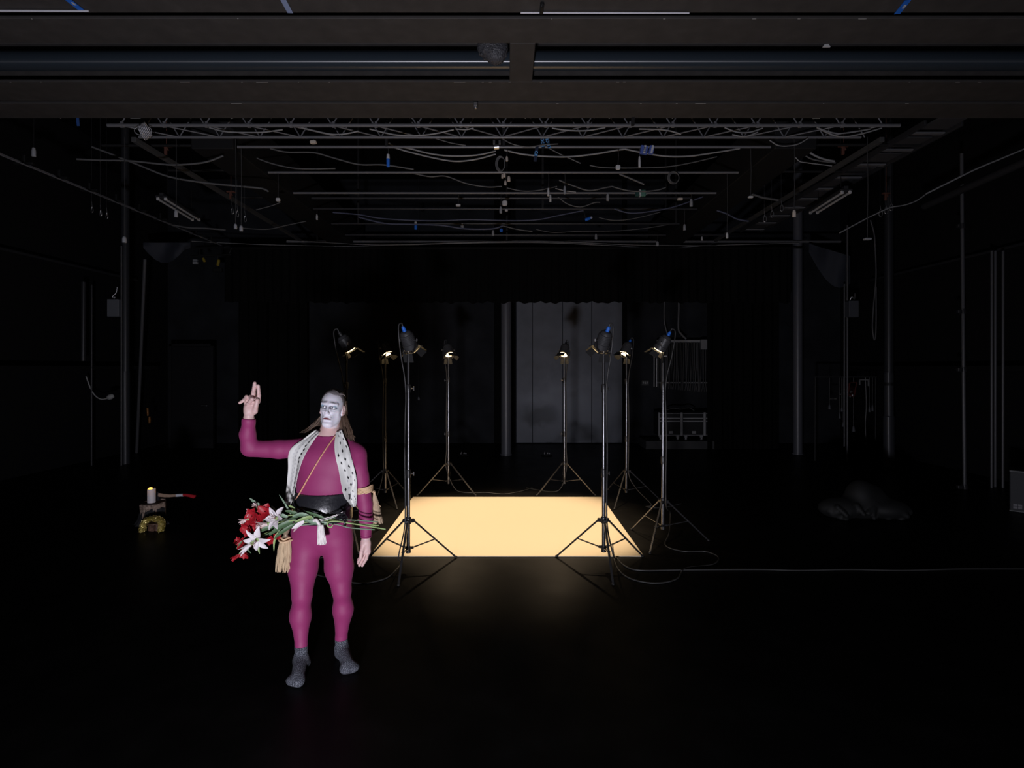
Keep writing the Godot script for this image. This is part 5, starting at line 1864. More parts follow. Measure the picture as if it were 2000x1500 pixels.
func ceiling_grid() -> void:
	# the truss: two lower chords, an upper one, lacing between them
	var ty := 4.88
	var tz := [pipe_z(245, ty), pipe_z(268, ty)]
	var x0 := -4.78
	var x1 := 4.68
	var t := thing("lighting_truss", "long black lighting truss with lacing below the rear beam", "truss", Vector3(0, ty, -(tz[0] + tz[1]) / 2))
	var half: float = (tz[1] - tz[0]) / 2
	for s in [1.0, -1.0]:
		part("lower_chord", Shape.new().rod(Vector3(x0 - (0.0 if s > 0 else -0.15), 0, half * s), Vector3(x1 - (0.0 if s > 0 else 0.25), 0, half * s), 0.021 if s > 0 else 0.019, 12), M.pipe_grey, t)
		part("upper_chord", Shape.new().rod(Vector3(x0, 0.42, half * s), Vector3(x1, 0.42, half * s), 0.021, 10), M.pipe_grey, t)
	var n := 18
	for k in n:
		var a := lerpf(x0 + 0.15, x1 - 0.2, float(k) / n)
		var b := lerpf(x0 + 0.15, x1 - 0.2, float(k + 1) / n)
		var left := k < n / 2
		part("lacing", Shape.new().rod(Vector3(a if left else b, 0, half), Vector3(b if left else a, 0, -half), 0.0085, 7), M.pipe_grey, t)
		for s in [1.0, -1.0]:
			part("upright_lacing", Shape.new().rod(Vector3(a, 0, half * s), Vector3((a + b) / 2, 0.42, half * s), 0.0085, 7).rod(Vector3((a + b) / 2, 0.42, half * s), Vector3(b, 0, half * s), 0.0085, 7), M.pipe_grey, t)
		part("clamp", Shape.new().lathe([Vector2(0, -0.018), Vector2(0.028, -0.018), Vector2(0.028, -0.018), Vector2(0.028, 0.018), Vector2(0.028, 0.018), Vector2(0, 0.018)], Transform3D(Basis(Vector3(0, 0, 1), PI / 2), Vector3(a + 0.02, 0, half)), 12).box(Vector3(a + 0.02, 0.03, half), Vector3(0.03, 0.03, 0.03), Basis.IDENTITY, 0.004), M.pipe_grey, t)
	# grid pipes one metre apart
	var order := ["first", "second", "third", "fourth", "fifth", "sixth", "seventh", "eighth"]
	var k := 0
	for p in [[287, 464, 1505, 0.017, GRID], [337, 520, 1442, 0.017, GRID], [377, 566, 1420, 0.018, GRID], [387, 540, 1410, 0.024, 4.98], [408, 603, 1372, 0.018, GRID], [437, 636, 1336, 0.019, GRID], [459, 668, 1420, 0.019, GRID], [472, 560, 1642, 0.026, GRID]]:
		var z := pipe_z(p[0], p[4])
		single("grid_pipe", Shape.new().rod(Vector3((p[1] - VX) / F * z, p[4], -z), Vector3((p[2] - VX) / F * z, p[4], -z), p[3], 12), M.pipe_grey if k in [0, 1, 2, 7] else M.pipe, "black ceiling pipe running across, " + order[k] + " one behind the truss", "pipe", "pipes of the lighting grid")
		k += 1
	k = 0
	for p in [[200, 480, 284], [330, 520, 333], [470, 560, 386], [1500, 1800, 283], [1440, 1690, 335]]:
		var z := pipe_z(p[2], 4.9)
		single("outer_pipe", Shape.new().rod(Vector3((p[0] - VX) / F * z, 4.9, -z), Vector3((p[1] - VX) / F * z, 4.9, -z), 0.02, 10), M.black, ["short dark pipe left of the ceiling grid, nearest of the left three", "short dark pipe left of the ceiling grid, middle of the left three", "short dark pipe left of the ceiling grid, farthest of the left three", "short dark pipe right of the ceiling grid, nearer one", "short dark pipe right of the ceiling grid, farther one"][k], "pipe", "short pipes beside the lighting grid")
		k += 1
	# dark girders that run away from the camera
	for g in [[-4.0, -3.47, "left dark girder running away under the ceiling, where the grid pipes end"], [3.37, 3.9, "right dark girder running away under the ceiling, where the grid pipes end"]]:
		single("girder", slab(g[0], g[1], GRID - 0.06, 5.35, -13.9, -7.3, 0.01), M.black, g[2], "beam", "girders along the lighting grid")
	for g in [[-4.66, "left"], [4.66, "right"]]:
		single("angle_rail", slab(g[0] - 0.03, g[0] + 0.03, GRID - 0.01, GRID + 0.05, -13.6, -7.2, 0.004), mat(lin(0.07, 0.07, 0.07), 0.6), "thin " + g[1] + " rail running away beside the " + g[1] + " girder", "rail", "thin rails beside the girders")
	# hanging rods up to the roof
	k = 0
	for p in [[755, 287], [984, 287], [1236, 245], [1060, 408], [700, 437], [1320, 437], [990, 472], [620, 472], [1300, 472]]:
		var z := pipe_z(p[1])
		var x: float = (p[0] - VX) / F * z
		single("hanger_rod", Shape.new().bar(Vector3(x, GRID, -z), Vector3(x, 6.9, -z), 0.035, 0.035), M.black, "dark hanger post holding the " + ["first grid pipe left of the middle", "first grid pipe at the middle", "truss right of the middle", "fifth grid pipe at the middle", "sixth grid pipe at the left", "sixth grid pipe at the right", "last grid pipe at the middle", "last grid pipe at the left", "last grid pipe at the right"][k], "post", "hanger posts of the lighting grid")
		k += 1
	var wc := thing("wall_conduit", "pair of thin metal conduits running away along the left wall below the ceiling", "conduit", Vector3(-6.72, GRID, -9.0))
	for q in [[0.0, 0.0], [0.16, -0.08]]:
		part("conduit", Shape.new().rod(Vector3(q[0], q[1], 3.2), Vector3(q[0] + 0.1, q[1], -4.2), 0.012, 8), M.pipe_grey, wc)
	for j in 12:
		part("clip", Shape.new().box(Vector3(0.08 + 0.012 * j, -0.04, 2.9 - j * 0.6), Vector3(0.26, 0.03, 0.05), Basis.IDENTITY, 0.004).box(Vector3(0.08 + 0.012 * j, 0.02, 2.9 - j * 0.6), Vector3(0.03, 0.12, 0.03), Basis.IDENTITY, 0.004), M.black, wc)
	single("wall_pipe", Shape.new().rod(high(2060, 290, 4.6), high(1806, 403, 4.6), 0.055, 12), M.pipe, "thick dark pipe running away along the top of the right wall", "pipe")
	single("blue_tape", Shape.new().box(at(152, 236, 6.75), Vector3(0.03, 0.12, 0.012), Basis(Vector3(0, 0, 1), 0.1), 0.002).box(at(152, 227, 6.75), Vector3(0.015, 0.06, 0.01)), mat(lin(0.03, 0.09, 0.3), 0.5), "short blue tape hanging behind the rear beam at the far left", "tape")
	# cable tray at the right
	var ct := thing("cable_tray", "ladder shaped cable tray running away under the right ceiling", "cable tray", Vector3(5.2, 4.9, -9.5))
	for s in [-0.22, 0.22]:
		part("rail", slab(s - 0.015, s + 0.015, -0.03, 0.04, -2.9, 2.6, 0.003), M.pipe, ct)
	for j in 10:
		part("rung", slab(-0.2, 0.2, -0.02, 0.0, -2.75 + j * 0.56, -2.68 + j * 0.56, 0.003), M.pipe_grey, ct)
		part("tray_plate", slab(-0.17, 0.17, 0.0, 0.012, -2.62 + j * 0.56, -2.3 + j * 0.56, 0.002), mat(lin(0.06, 0.06, 0.065), 0.5), ct)

func swag(called: String, px: Array, d: float, r: float, m: Material, label: String) -> void:
	var pts := []
	for p in px:
		pts.append(at(p[0], p[1], d + (p[2] if p.size() > 2 else 0.0)))
	single(called, Shape.new().tube(smooth(pts, 6), r, 6), m, label, "cable")

func ceiling_gear() -> void:
	var c1: Material = M.cable_grey
	var c2 := mat(lin(0.13, 0.13, 0.13), 0.5)
	var c3 := mat(lin(0.10, 0.11, 0.17), 0.5)
	var list := [
		[[[755, 278], [775, 286], [800, 290], [840, 300], [880, 304.5], [930, 303], [968, 295]], 7.55, 0.011, c1, "pale upper cable sagging left of the ceiling middle below the first grid pipe"],
		[[[770, 288], [800, 297], [850, 309], [890, 315], [930, 311], [968, 301]], 7.5, 0.011, c1, "pale lower cable sagging left of the ceiling middle below the first grid pipe"],
		[[[985, 293], [1020, 301], [1060, 305], [1110, 306], [1160, 301], [1200, 294], [1220, 291]], 7.55, 0.012, c1, "pale cable sagging right of the ceiling middle below the first grid pipe"],
		[[[1220, 291], [1260, 299], [1300, 305], [1345, 305], [1390, 299], [1445, 290]], 7.55, 0.011, c1, "pale cable sagging below the two blue labelled boxes"],
		[[[470, 294], [520, 316], [570, 328], [610, 330], [655, 329]], 8.0, 0.010, c2, "grey cable sagging at the left between first and second grid pipes"],
		[[[528, 290], [560, 297], [612, 298], [650, 308], [700, 321], [750, 322], [808, 331]], 7.9, 0.011, c2, "long grey cable looping behind the large blue plug"],
		[[[150, 311], [200, 313], [250, 314], [310, 320], [345, 322], [400, 317], [436, 304]], 7.3, 0.012, c2, "thick grey cable sagging far left below the truss end"],
		[[[180, 287], [220, 302], [270, 322], [330, 345], [400, 357], [460, 363], [510, 368], [524, 374]], 7.6, 0.013, c2, "thick cable bundle slanting down at the left ceiling"],
		[[[805, 338], [840, 345], [870, 344], [910, 358], [950, 365], [980, 364]], 8.5, 0.010, c2, "grey cable sagging below the second grid pipe left of the middle"],
		[[[990, 367], [1020, 373], [1050, 372], [1088, 364]], 9.0, 0.009, c2, "grey cable sagging below the second grid pipe right of the middle"],
		[[[1092, 352], [1120, 363], [1150, 372], [1180, 367], [1195, 364]], 9.0, 0.012, c2, "grey cable sagging behind the pair of white hanging plugs"],
		[[[1195, 364], [1225, 372], [1255, 374], [1285, 371], [1300, 366]], 8.75, 0.011, c2, "grey cables sagging behind the green box"],
		[[[1085, 368], [1105, 373], [1125, 375]], 8.6, 0.008, c1, "short pale cable beside the single white hanging plug"],
		[[[650, 415], [700, 419], [740, 426], [800, 430], [860, 431], [920, 429], [1000, 431], [1050, 429], [1090, 421], [1140, 411]], 10.6, 0.013, c3, "long bluish cable sagging along the sixth grid pipe"],
		[[[700, 424], [750, 436], [800, 438], [860, 440], [910, 447], [960, 447], [982, 441]], 10.8, 0.016, c3, "dark bluish cable bundle sagging below the sixth grid pipe left of the middle"],
		[[[982, 441], [1010, 448], [1040, 452]], 10.9, 0.012, c2, "short dark cable falling right of the middle below the sixth pipe"],
		[[[1090, 385], [1110, 399], [1135, 404], [1160, 396], [1172, 395]], 9.6, 0.011, c2, "dark cable sagging below the fourth grid pipe right of the middle"],
		[[[1170, 425], [1195, 430], [1225, 429], [1260, 422], [1290, 414]], 10.4, 0.009, c2, "thin grey cable sagging right of the tilted blue plug"],
		[[[1200, 408], [1230, 416], [1270, 413], [1320, 403], [1390, 378]], 10.0, 0.012, c3, "bluish cable bundle sagging at the right below the fifth grid pipe"],
		[[[1047, 448], [1080, 454], [1130, 452], [1200, 451], [1260, 446], [1330, 434]], 11.6, 0.009, c2, "thin cable sagging below the sixth grid pipe at the right"],
		[[[1152, 323], [1175, 327], [1205, 328], [1240, 328], [1300, 326], [1350, 318], [1400, 306]], 8.1, 0.009, c2, "thin cable sagging over the second grid pipe at the right"],
		[[[1210, 340], [1230, 348], [1258, 360]], 8.5, 0.014, c2, "straight double cable slanting down behind the second grid pipe"],
		[[[1070, 288], [1090, 299], [1110, 308], [1134, 319]], 7.6, 0.008, c2, "thin cable slanting down right of the lettered straps"],
		[[[1545, 295], [1560, 314], [1577, 318], [1625, 324]], 7.6, 0.007, c1, "thin pale cable with a bend at the right below the truss"],
		[[[1556, 285], [1570, 290], [1590, 303], [1610, 311], [1630, 315]], 7.6, 0.014, c1, "thick pale cable falling at the right below the truss"],
		[[[1548, 298], [1565, 300], [1590, 312], [1632, 318]], 7.7, 0.011, c2, "grey cable curving beside the bent pale cable"],
		[[[1503, 274], [1520, 284], [1540, 285], [1560, 281], [1577, 271]], 7.15, 0.007, c1, "thin cable loop hanging under the truss at the right"],
		[[[1445, 377], [1470, 380], [1490, 386], [1520, 391]], 9.6, 0.02, c2, "dark cable bundle right of the right girder end"],
		[[[1400, 411], [1420, 418], [1440, 428], [1462, 432]], 10.2, 0.015, c3, "bluish cable bundle right of the right girder"],
		[[[560, 470], [640, 474], [720, 478], [800, 477], [900, 474], [1000, 472]], 12.8, 0.007, c1, "long thin pale cable under the last pipe at the left"],
		[[[372, 471], [470, 476], [560, 479], [680, 481], [800, 478], [960, 474], [1060, 474], [1180, 479], [1290, 484], [1400, 479], [1560, 475]], 12.9, 0.008, c1, "longest thin pale cable under the last pipe across the whole grid"],
		[[[1060, 472], [1150, 475], [1260, 479], [1400, 480]], 12.75, 0.008, c1, "thin pale cable under the last pipe at the right"],
		[[[340, 440], [370, 445], [400, 446], [440, 449]], 10.2, 0.016, c2, "dark cable sagging above the grey fabric at the left"],
		[[[470, 445], [520, 448], [560, 440], [598, 432]], 10.8, 0.010, c2, "dark cable rising beside the pair of grey cans"],
		[[[500, 410], [530, 402], [548, 395]], 9.4, 0.008, c2, "short dark cable tied to the white tag at the left"],
		[[[980, 270], [1000, 281], [1030, 287], [1060, 283], [1090, 281]], 7.3, 0.007, c2, "thin cable sagging between truss and first grid pipe at the middle"],
		[[[850, 270], [880, 279], [910, 284]], 7.3, 0.007, c2, "thin cable falling from the truss left of the middle"],
		[[[2010, 287], [1955, 310], [1905, 331], [1850, 358], [1810, 378]], 6.9, 0.010, c1, "pale cable slanting along the top of the right wall"],
		[[[1810, 378], [1790, 392], [1765, 401], [1740, 405], [1715, 416], [1690, 428], [1640, 455]], 8.6, 0.010, c1, "pale cable sagging past the right group of carabiners"]]
	for q in list:
		swag("ceiling_cable", q[0], q[1], q[2], q[3], q[4])
	var ti := 0
	for q in [[[405, 248], [440, 257], [480, 258.5], [515, 258], [552, 253]], [[588, 249], [640, 261], [670, 262], [700, 256]], [[722, 252], [770, 263], [810, 265], [850, 261], [886, 253]], [[890, 252], [910, 253], [925, 250]], [[1078, 250], [1105, 254], [1145, 255], [1182, 249]], [[1248, 252], [1290, 253], [1310, 256], [1330, 262]], [[1415, 249], [1440, 258], [1465, 258], [1490, 250]], [[1430, 263], [1455, 267], [1480, 258]], [[1595, 249], [1625, 259], [1650, 260], [1700, 252]], [[1600, 252], [1640, 267], [1680, 262], [1722, 250]]]:
		swag("truss_cable", q, 6.95, 0.009, c1, "pale cable drooping inside the truss, " + ["leftmost one", "second one from the left", "third one from the left, the longest at the left", "short one just left of the middle", "one right of the middle", "one behind the blue labelled boxes", "upper one at the right quarter", "lower one at the right quarter", "upper one near the right end", "lower one near the right end"][ti])
		ti += 1
	# small hanging things: pixel, width and height in pixels, depth, pixel row they hang from, material, label
	var plugs := [
		[758, 314, 6.5, 24, 7.45, 288, "blue", "large blue and white plug hanging below the first grid pipe"],
		[812, 441, 6, 15, 10.3, 424, "blue", "blue plug hanging left of the middle below the sixth grid pipe"],
		[979, 450, 6, 6, 11.2, 440, "blue", "tiny blue plug right below the middle of the sixth pipe"],
		[1071, 375, 4.5, 16, 8.4, 354, "white", "left one of the pair of tilted white plugs right of the middle"],
		[1075, 387, 4.5, 15, 8.5, 366, "white", "lower one of the pair of white plugs right of the middle"],
		[1103, 371, 5.5, 16, 8.45, 352, "grey", "single grey plug right of the white pair"],
		[1187, 385, 6, 15, 8.5, 366, "grey", "grey plug hanging left of the green box"],
		[978, 410, 5.5, 13, 9.4, 388, "grey", "grey plug at the middle beside the small bright screen"],
		[903, 441, 7, 11, 10.4, 432, "grey", "greenish grey plug hanging left of the ceiling middle"],
		[963, 455, 5, 11, 11.3, 439, "grey", "grey plug under the sixth pipe just left of the middle"],
		[1164, 462, 5, 11, 11.4, 395, "grey", "grey plug on a long thin cord right of the middle"],
		[1284, 476, 6, 10, 12.3, 437, "grey", "square tilted grey plug below the last pipe at the right"],
		[1337, 444, 5.5, 12, 11.3, 430, "grey", "grey plug where the sixth pipe meets the right girder"],
		[1350, 396, 6.5, 15, 9.3, 378, "grey", "grey plug hanging near the right girder"],
		[1371, 466, 4, 8, 12.4, 458, "white", "tiny white plug by the right end of the last pipe"],
		[1420, 460, 5, 11, 11.0, 424, "white", "white plug on a cord right of the right girder"],
		[1551, 417, 7, 14, 9.0, 405, "cream", "pale speckled plate hanging right of the middle carabiners"],
		[344, 417, 7, 14, 9.0, 405, "grey", "grey plate hanging beside the left fluorescent fitting"],
		[66, 297, 7.5, 18, 7.0, 288, "grey", "grey plug hanging alone at the far left"],
		[619, 424, 4, 11, 10.2, 410, "white", "small white plug at the left girder"],
		[460, 442, 6, 10, 10.6, 432, "grey", "left one of the pair of grey cans at the left"],
		[471, 446, 7, 11, 10.6, 434, "grey", "right one of the pair of grey cans at the left"],
		[543, 390, 8, 6, 9.5, 385, "white", "small white tag at the left girder"],
		[895, 401, 9, 4, 9.4, 388, "white", "small bright white tag left of the middle"],
		[986, 397, 10, 9, 9.35, 388, "white", "white box plug at the middle below the third grid pipe"],
		[989, 411, 6, 3.5, 9.4, 404, "white", "small bright screen at the middle beside the grey plug"],
		[1328, 389, 10, 4, 9.4, 384, "cream", "small pale cap hanging near the right girder"],
		[1249, 316, 4.5, 22, 7.5, 293, "white", "slim white tube hanging under the blue labelled boxes"],
		[1207, 327, 9, 8, 7.8, 318, "white", "small white hook over the second grid pipe"],
		[1466, 385, 9, 3, 9.0, 380, "white", "bright little lamp head with a bent cord right of the girder"],
		[1694, 467, 13, 3, 12.8, 462, "grey", "flat grey cap at the right end of the last pipe"],
		[612, 278, 12, 5, 7.2, 268, "cream", "pale cord grip hanging below the truss at the left"],
		[243, 468, 8, 12, 11.9, 464, "grey", "grey blue box at the top of the left column"],
		[985, 341, 5, 10, 8.4, 337, "cream", "upper cream plug of the cluster at the middle"],
		[994, 349, 6, 11, 8.35, 340, "cream", "right cream plug of the cluster at the middle"],
		[987, 357, 5, 9, 8.3, 348, "cream", "lowest cream plug of the cluster at the middle"],
		[981, 344, 4, 9, 8.38, 339, "cream", "left tilted cream plug of the cluster at the middle"],
		[990, 310, 5, 10, 7.6, 298, "cream", "cream plug above the cluster at the middle"]]
	for p in plugs:
		var d: float = p[4]
		var hang := 6.92
		for row in [[268, 215, 1740, 4.88], [287, 464, 1505, GRID], [337, 520, 1442, GRID], [377, 566, 1420, GRID], [408, 603, 1372, GRID], [437, 636, 1336, GRID], [459, 668, 1420, GRID]]:
			if row[0] < p[1] - p[3] * 0.2 and p[0] > row[1] and p[0] < row[2]:
				d = pipe_z(row[0], row[3]) - 0.004
				hang = row[3]
		var k := d / F
		var at0 := at(p[0], p[1] + p[3] / 2.0, d)
		var w: float = p[2] * k
		var h: float = p[3] * k
		var o := thing("hanging_plug", p[7], "plug", at0)
		var m: Material = {"blue": M.blue, "white": M.white_plastic, "grey": M.grey_plastic, "cream": M.cream}[p[6]]
		var up := hang - at0.y
		if h > w * 1.3:
			part("body", Shape.new().lathe([Vector2(0, 0), Vector2(w * 0.42, 0.0), Vector2(w * 0.5, h * 0.06), Vector2(w * 0.5, h * 0.6), Vector2(w * 0.34, h * 0.95), Vector2(0, h)], Transform3D.IDENTITY, 14), m, o)
			if p[6] == "blue":
				part("white_collar", Shape.new().lathe([Vector2(0, h * 0.66), Vector2(w * 0.5, h * 0.66), Vector2(w * 0.44, h * 1.02), Vector2(0, h * 1.02)], Transform3D.IDENTITY, 14), M.white_plastic, o)
		else:
			part("body", Shape.new().box(Vector3(0, h / 2, 0), Vector3(w, h, w * 0.6), Basis.IDENTITY, minf(w, h) * 0.15), m, o)
			part("rim", Shape.new().box(Vector3(0, h * 0.5, 0), Vector3(w * 0.7, h * 1.08, w * 0.66), Basis.IDENTITY, minf(w, h) * 0.1), m, o)
		if up > h * 0.9:
			part("cord", Shape.new().tube([Vector3(0, h * 0.95, 0), Vector3(0.006, (h + up) * 0.5, 0.003), Vector3(0, up, 0)], 0.0045 if hang < 6.0 else 0.003, 6), M.cable if hang < 6.0 else M.black, o)
	var bp := thing("tilted_plug", "tilted blue plug with a white end hanging right of the middle", "plug", at(1150, 431, pipe_z(408)))
	part("body", Shape.new().lathe([Vector2(0, -0.05), Vector2(0.026, -0.05), Vector2(0.03, -0.02), Vector2(0.026, 0.05), Vector2(0, 0.05)], Transform3D(Basis(Vector3(0, 0, 1), -1.2), Vector3(-0.02, 0.03, 0)), 14), M.blue, bp)
	part("white_end", Shape.new().lathe([Vector2(0, 0.045), Vector2(0.025, 0.045), Vector2(0.018, 0.085), Vector2(0, 0.09)], Transform3D(Basis(Vector3(0, 0, 1), -1.2), Vector3(-0.02, 0.03, 0)), 14), mat(lin(0.45, 0.48, 0.62), 0.4), bp)
	part("cord", Shape.new().tube(smooth([Vector3(-0.05, 0.02, 0), Vector3(-0.07, 0.09, 0), Vector3(-0.1, GRID - bp.position.y, 0)], 4), 0.005, 6), M.cable, bp)
	# two labelled blue boxes and a green one
	for b in [[1257.5, 301, 14, 16, 0.16, "left blue box with a white lettered stripe on the first grid pipe"], [1272, 301, 9, 16, 0.22, "right narrow blue box with a white stripe on the first grid pipe"]]:
		var k: float = 7.38 / F
		var o := thing("blue_box", b[5], "box", at(b[0], b[1], 7.38), "blue boxes on the first grid pipe")
		var sl := Basis(Vector3(0, 0, 1), -b[4])
		part("case", Shape.new().box(Vector3(0, b[3] * k / 2, 0), Vector3(b[2] * k, b[3] * k, 0.05), sl, 0.004), mat(lin(0.10, 0.16, 0.5), 0.4), o)
		part("white_stripe", Shape.new().box(Vector3(0.006, b[3] * k / 2, 0.026), Vector3(0.026, b[3] * k, 0.004), sl), M.white_plastic, o)
		if b[2] > 10:
			lettering("LOT", Vector3(0.006, b[3] * k / 2, 0.029), sl * Basis(Vector3(0, 0, 1), PI / 2), 0.026, M.black, o)
	var gb := thing("green_box", "green and white small box strapped to the second and third grid pipes", "box", at(1253, 384, pipe_z(377)))
	part("tin", Shape.new().box(Vector3(0.01, 0.05, 0), Vector3(0.11, 0.1, 0.08), Basis(Vector3(0, 0, 1), 0.06), 0.01), M.green_tin, gb)
	part("white_band", Shape.new().box(Vector3(-0.03, 0.05, 0.004), Vector3(0.026, 0.106, 0.082), Basis(Vector3(0, 0, 1), 0.06), 0.003), M.white_plastic, gb)
	part("dark_end", Shape.new().box(Vector3(-0.075, 0.045, 0), Vector3(0.06, 0.085, 0.07), Basis(Vector3(0, 0, 1), 0.06), 0.012), mat(lin(0.03, 0.08, 0.075), 0.4), gb)
	part("cap", Shape.new().ball(Vector3(0.085, 0.055, 0), Vector3(0.014, 0.02, 0.014)), M.white_plastic, gb)
	# lettered straps
	var k2 := 0
	for s in [[1045, 314, 1049, 286, 7.36, "CK", "lettered dark strap below the first grid pipe, left of three"], [1061, 288, 1059, 270, 7.36, "LOC", "lettered dark strap above the first grid pipe, middle of three"], [1073, 288, 1068, 270, 7.36, "LOCK", "lettered dark strap above the first grid pipe, right of three"]]:
		var a := at(s[0], s[1], s[4])
		var b := at(s[2], s[3], s[4])
		var o := thing("lettered_strap", s[6], "strap", a, "lettered straps on the first grid pipe")
		var dir := (b - a).normalized()
		var bs := Basis(dir.cross(Vector3(0, 0, 1)).normalized(), dir, Vector3(0, 0, 1))
		part("webbing", Shape.new().box((b - a) / 2, Vector3(0.042, a.distance_to(b) + 0.02, 0.006), bs, 0.001), mat(lin(0.012, 0.02, 0.045), 0.6), o)
		lettering(s[5], (b - a) / 2 + Vector3(0, 0, 0.004), bs * Basis(Vector3(0, 0, 1), -PI / 2 if k2 == 0 else PI / 2), 0.042, mat(lin(0.16, 0.48, 0.92), 0.5), o)
		k2 += 1
	# coiled white cable basket on the truss at the left
	var co := thing("cable_coil", "coil of white cable hanging on the truss near its left end", "cable coil", at(290, 268, 6.9))
	for j in 6:
		var pts := []
		var e := j / 5.0
		for q in 17:
			var a := TAU * q / 16
			pts.append(Vector3(lerpf(-0.08, 0.06, e) + 0.03 * cos(a) + 0.035 * sin(a) * -1.0, 0.05 + 0.075 * sin(a), 0.1 * cos(a) + 0.02 * j))
		part("loop", Shape.new().tube(pts, 0.006, 7), mat(lin(0.6, 0.6, 0.64), 0.4), co)
	var ring := []
	for q in 25:
		var a := TAU * q / 24
		ring.append(Vector3(0.01 + 0.1 * cos(a), 0.03 + 0.055 * sin(a), 0.12))
	part("loop", Shape.new().tube(ring, 0.004, 7), mat(lin(0.45, 0.45, 0.47), 0.4), co)
	for q in [[977, 320, 7.5, 9, 15, "coil of thin black cable hanging at the ceiling middle"], [1315, 347, 8.3, 11, 12, "coil of thin black cable hanging near the right girder"]]:
		var s := Shape.new()
		for j in 3:
			var rr := []
			for e in 25:
				var a := TAU * e / 24
				rr.append(at(q[0] + (q[3] - j * 0.8) * cos(a) + j, q[1] + (q[4] - j * 1.2) * sin(a), q[2] + 0.02 * j))
			s.tube(rr, 0.007, 6)
		single("cable_coil", s, c2, q[5], "cable coil")
	single("pipe_clamp", Shape.new().lathe([Vector2(0.022, -0.03), Vector2(0.036, -0.03), Vector2(0.036, -0.03), Vector2(0.036, 0.03), Vector2(0.036, 0.03), Vector2(0.022, 0.03)], Transform3D(Basis(Vector3(0, 0, 1), PI / 2), Vector3((970 - VX) / F * 7.4, GRID, -pipe_z(287))), 14).box(at(965, 278, 7.4), Vector3(0.03, 0.06, 0.03), Basis.IDENTITY, 0.005).box(at(976, 278, 7.4), Vector3(0.03, 0.06, 0.03), Basis.IDENTITY, 0.005), M.alu, "bright metal pipe clamp on the first grid pipe at the middle", "clamp")
	# fluorescent fittings
	for e in [[high(315, 384, 4.6), high(383, 426, 4.6), "double fluorescent fitting under the left ceiling"], [high(1653, 371, 4.6), high(1589, 412, 4.6), "double fluorescent fitting under the right ceiling"]]:
		var a: Vector3 = e[0]
		var b: Vector3 = e[1]
		var o := thing("fluorescent_fitting", e[2], "light fitting", (a + b) / 2, "fluorescent fittings, switched off")
		var h := (b - a) / 2
		var sd := h.normalized().cross(Vector3.UP)
		part("tray", Shape.new().bar(-h, h, 0.17, 0.03).bar(-h + Vector3(0, 0.03, 0), h + Vector3(0, 0.03, 0), 0.06, 0.06), M.pipe, o)
		for s in [-1.0, 1.0]:
			part("tube", Shape.new().rod(-h * 0.96 + sd * 0.055 * s - Vector3(0, 0.035, 0), h * 0.96 + sd * 0.055 * s - Vector3(0, 0.035, 0), 0.018, 12), mat(lin(0.55, 0.56, 0.58), 0.25), o)
			for w in [-1.0, 1.0]:
				part("socket", Shape.new().box(h * 0.975 * w + sd * 0.055 * s - Vector3(0, 0.03, 0), Vector3(0.04, 0.05, 0.03), Basis.IDENTITY, 0.005), M.white_plastic, o)
		for w in [-0.7, 0.7]:
			part("suspension_rod", Shape.new().rod(h * w + Vector3(0, 0.03, 0), h * w + Vector3(0, 6.9 - o.position.y, 0), 0.005, 6), M.black, o)
	# carabiners in groups of three
	for g in [[[180, 409], [197, 416], [209, 421], 9.3, "on the pipe high at the far left"], [[454, 412], [464, 417], [479, 427], 9.6, "left of the left girder"], [[1494, 427], [1508, 418], [1527, 406], 9.6, "right of the right girder"], [[1720, 416], [1731, 411], [1741, 405], 9.3, "on the cable high at the far right"]]:
		for j in 3:
			var p := at(g[j][0], g[j][1], g[3])
			var s := Shape.new()
			var rr := []
			for q in 15:
				var a := TAU * q / 14
				rr.append(p + Vector3(0.02 * cos(a) * (1.0 - 0.4 * sin(a)), 0.055 * sin(a), 0.01 * cos(a)))
			s.tube(rr, 0.0055, 6, false)
			s.rod(p + Vector3(0, 0.05, 0), p + Vector3(-0.01, 0.13, 0), 0.005, 6)
			s.rod(p + Vector3(-0.01, 0.13, 0), Vector3(p.x - 0.01, 6.9, p.z), 0.0018, 5)
			single("carabiner", s, M.alu, "steel carabiner, " + ["left", "middle", "right"][j] + " one of three " + g[4], "carabiner", "carabiners " + g[4])
	for p in [[325, 285, 7.6, "left below the truss end"], [451, 375, 9.4, "left beside the carabiners"], [1648, 285, 7.6, "right below the truss"], [1731, 378, 9.4, "right above the carabiners"]]:
		var b := at(p[0], p[1], p[2])
		single("rusty_bracket", Shape.new().box(b, Vector3(0.13, 0.02, 0.05), Basis.IDENTITY, 0.003).box(b - Vector3(0.01, 0.06, 0), Vector3(0.03, 0.11, 0.03), Basis.IDENTITY, 0.004).box(b - Vector3(-0.012, 0.035, 0), Vector3(0.02, 0.05, 0.025), Basis(Vector3(0, 0, 1), 0.5), 0.003).rod(b, Vector3(b.x, 6.9, b.z), 0.004, 6), M.rust, "small rusty pipe bracket high at the " + p[3], "bracket", "rusty pipe brackets")

func lettering(text: String, where: Vector3, b: Basis, tall: float, m: Material, o: Node) -> void:
	var t := TextMesh.new()
	t.text = text
	var fnt := SystemFont.new()
	fnt.font_names = ["Droid Sans"]
	fnt.font_weight = 700
	t.font = fnt
	t.font_size = 64
	t.pixel_size = tall / 48.0
	t.depth = 0.003
	var mi := MeshInstance3D.new()
	mi.name = "lettering"
	mi.mesh = t
	mi.material_override = m
	mi.transform = Transform3D(b, where)
	o.add_child(mi, true)

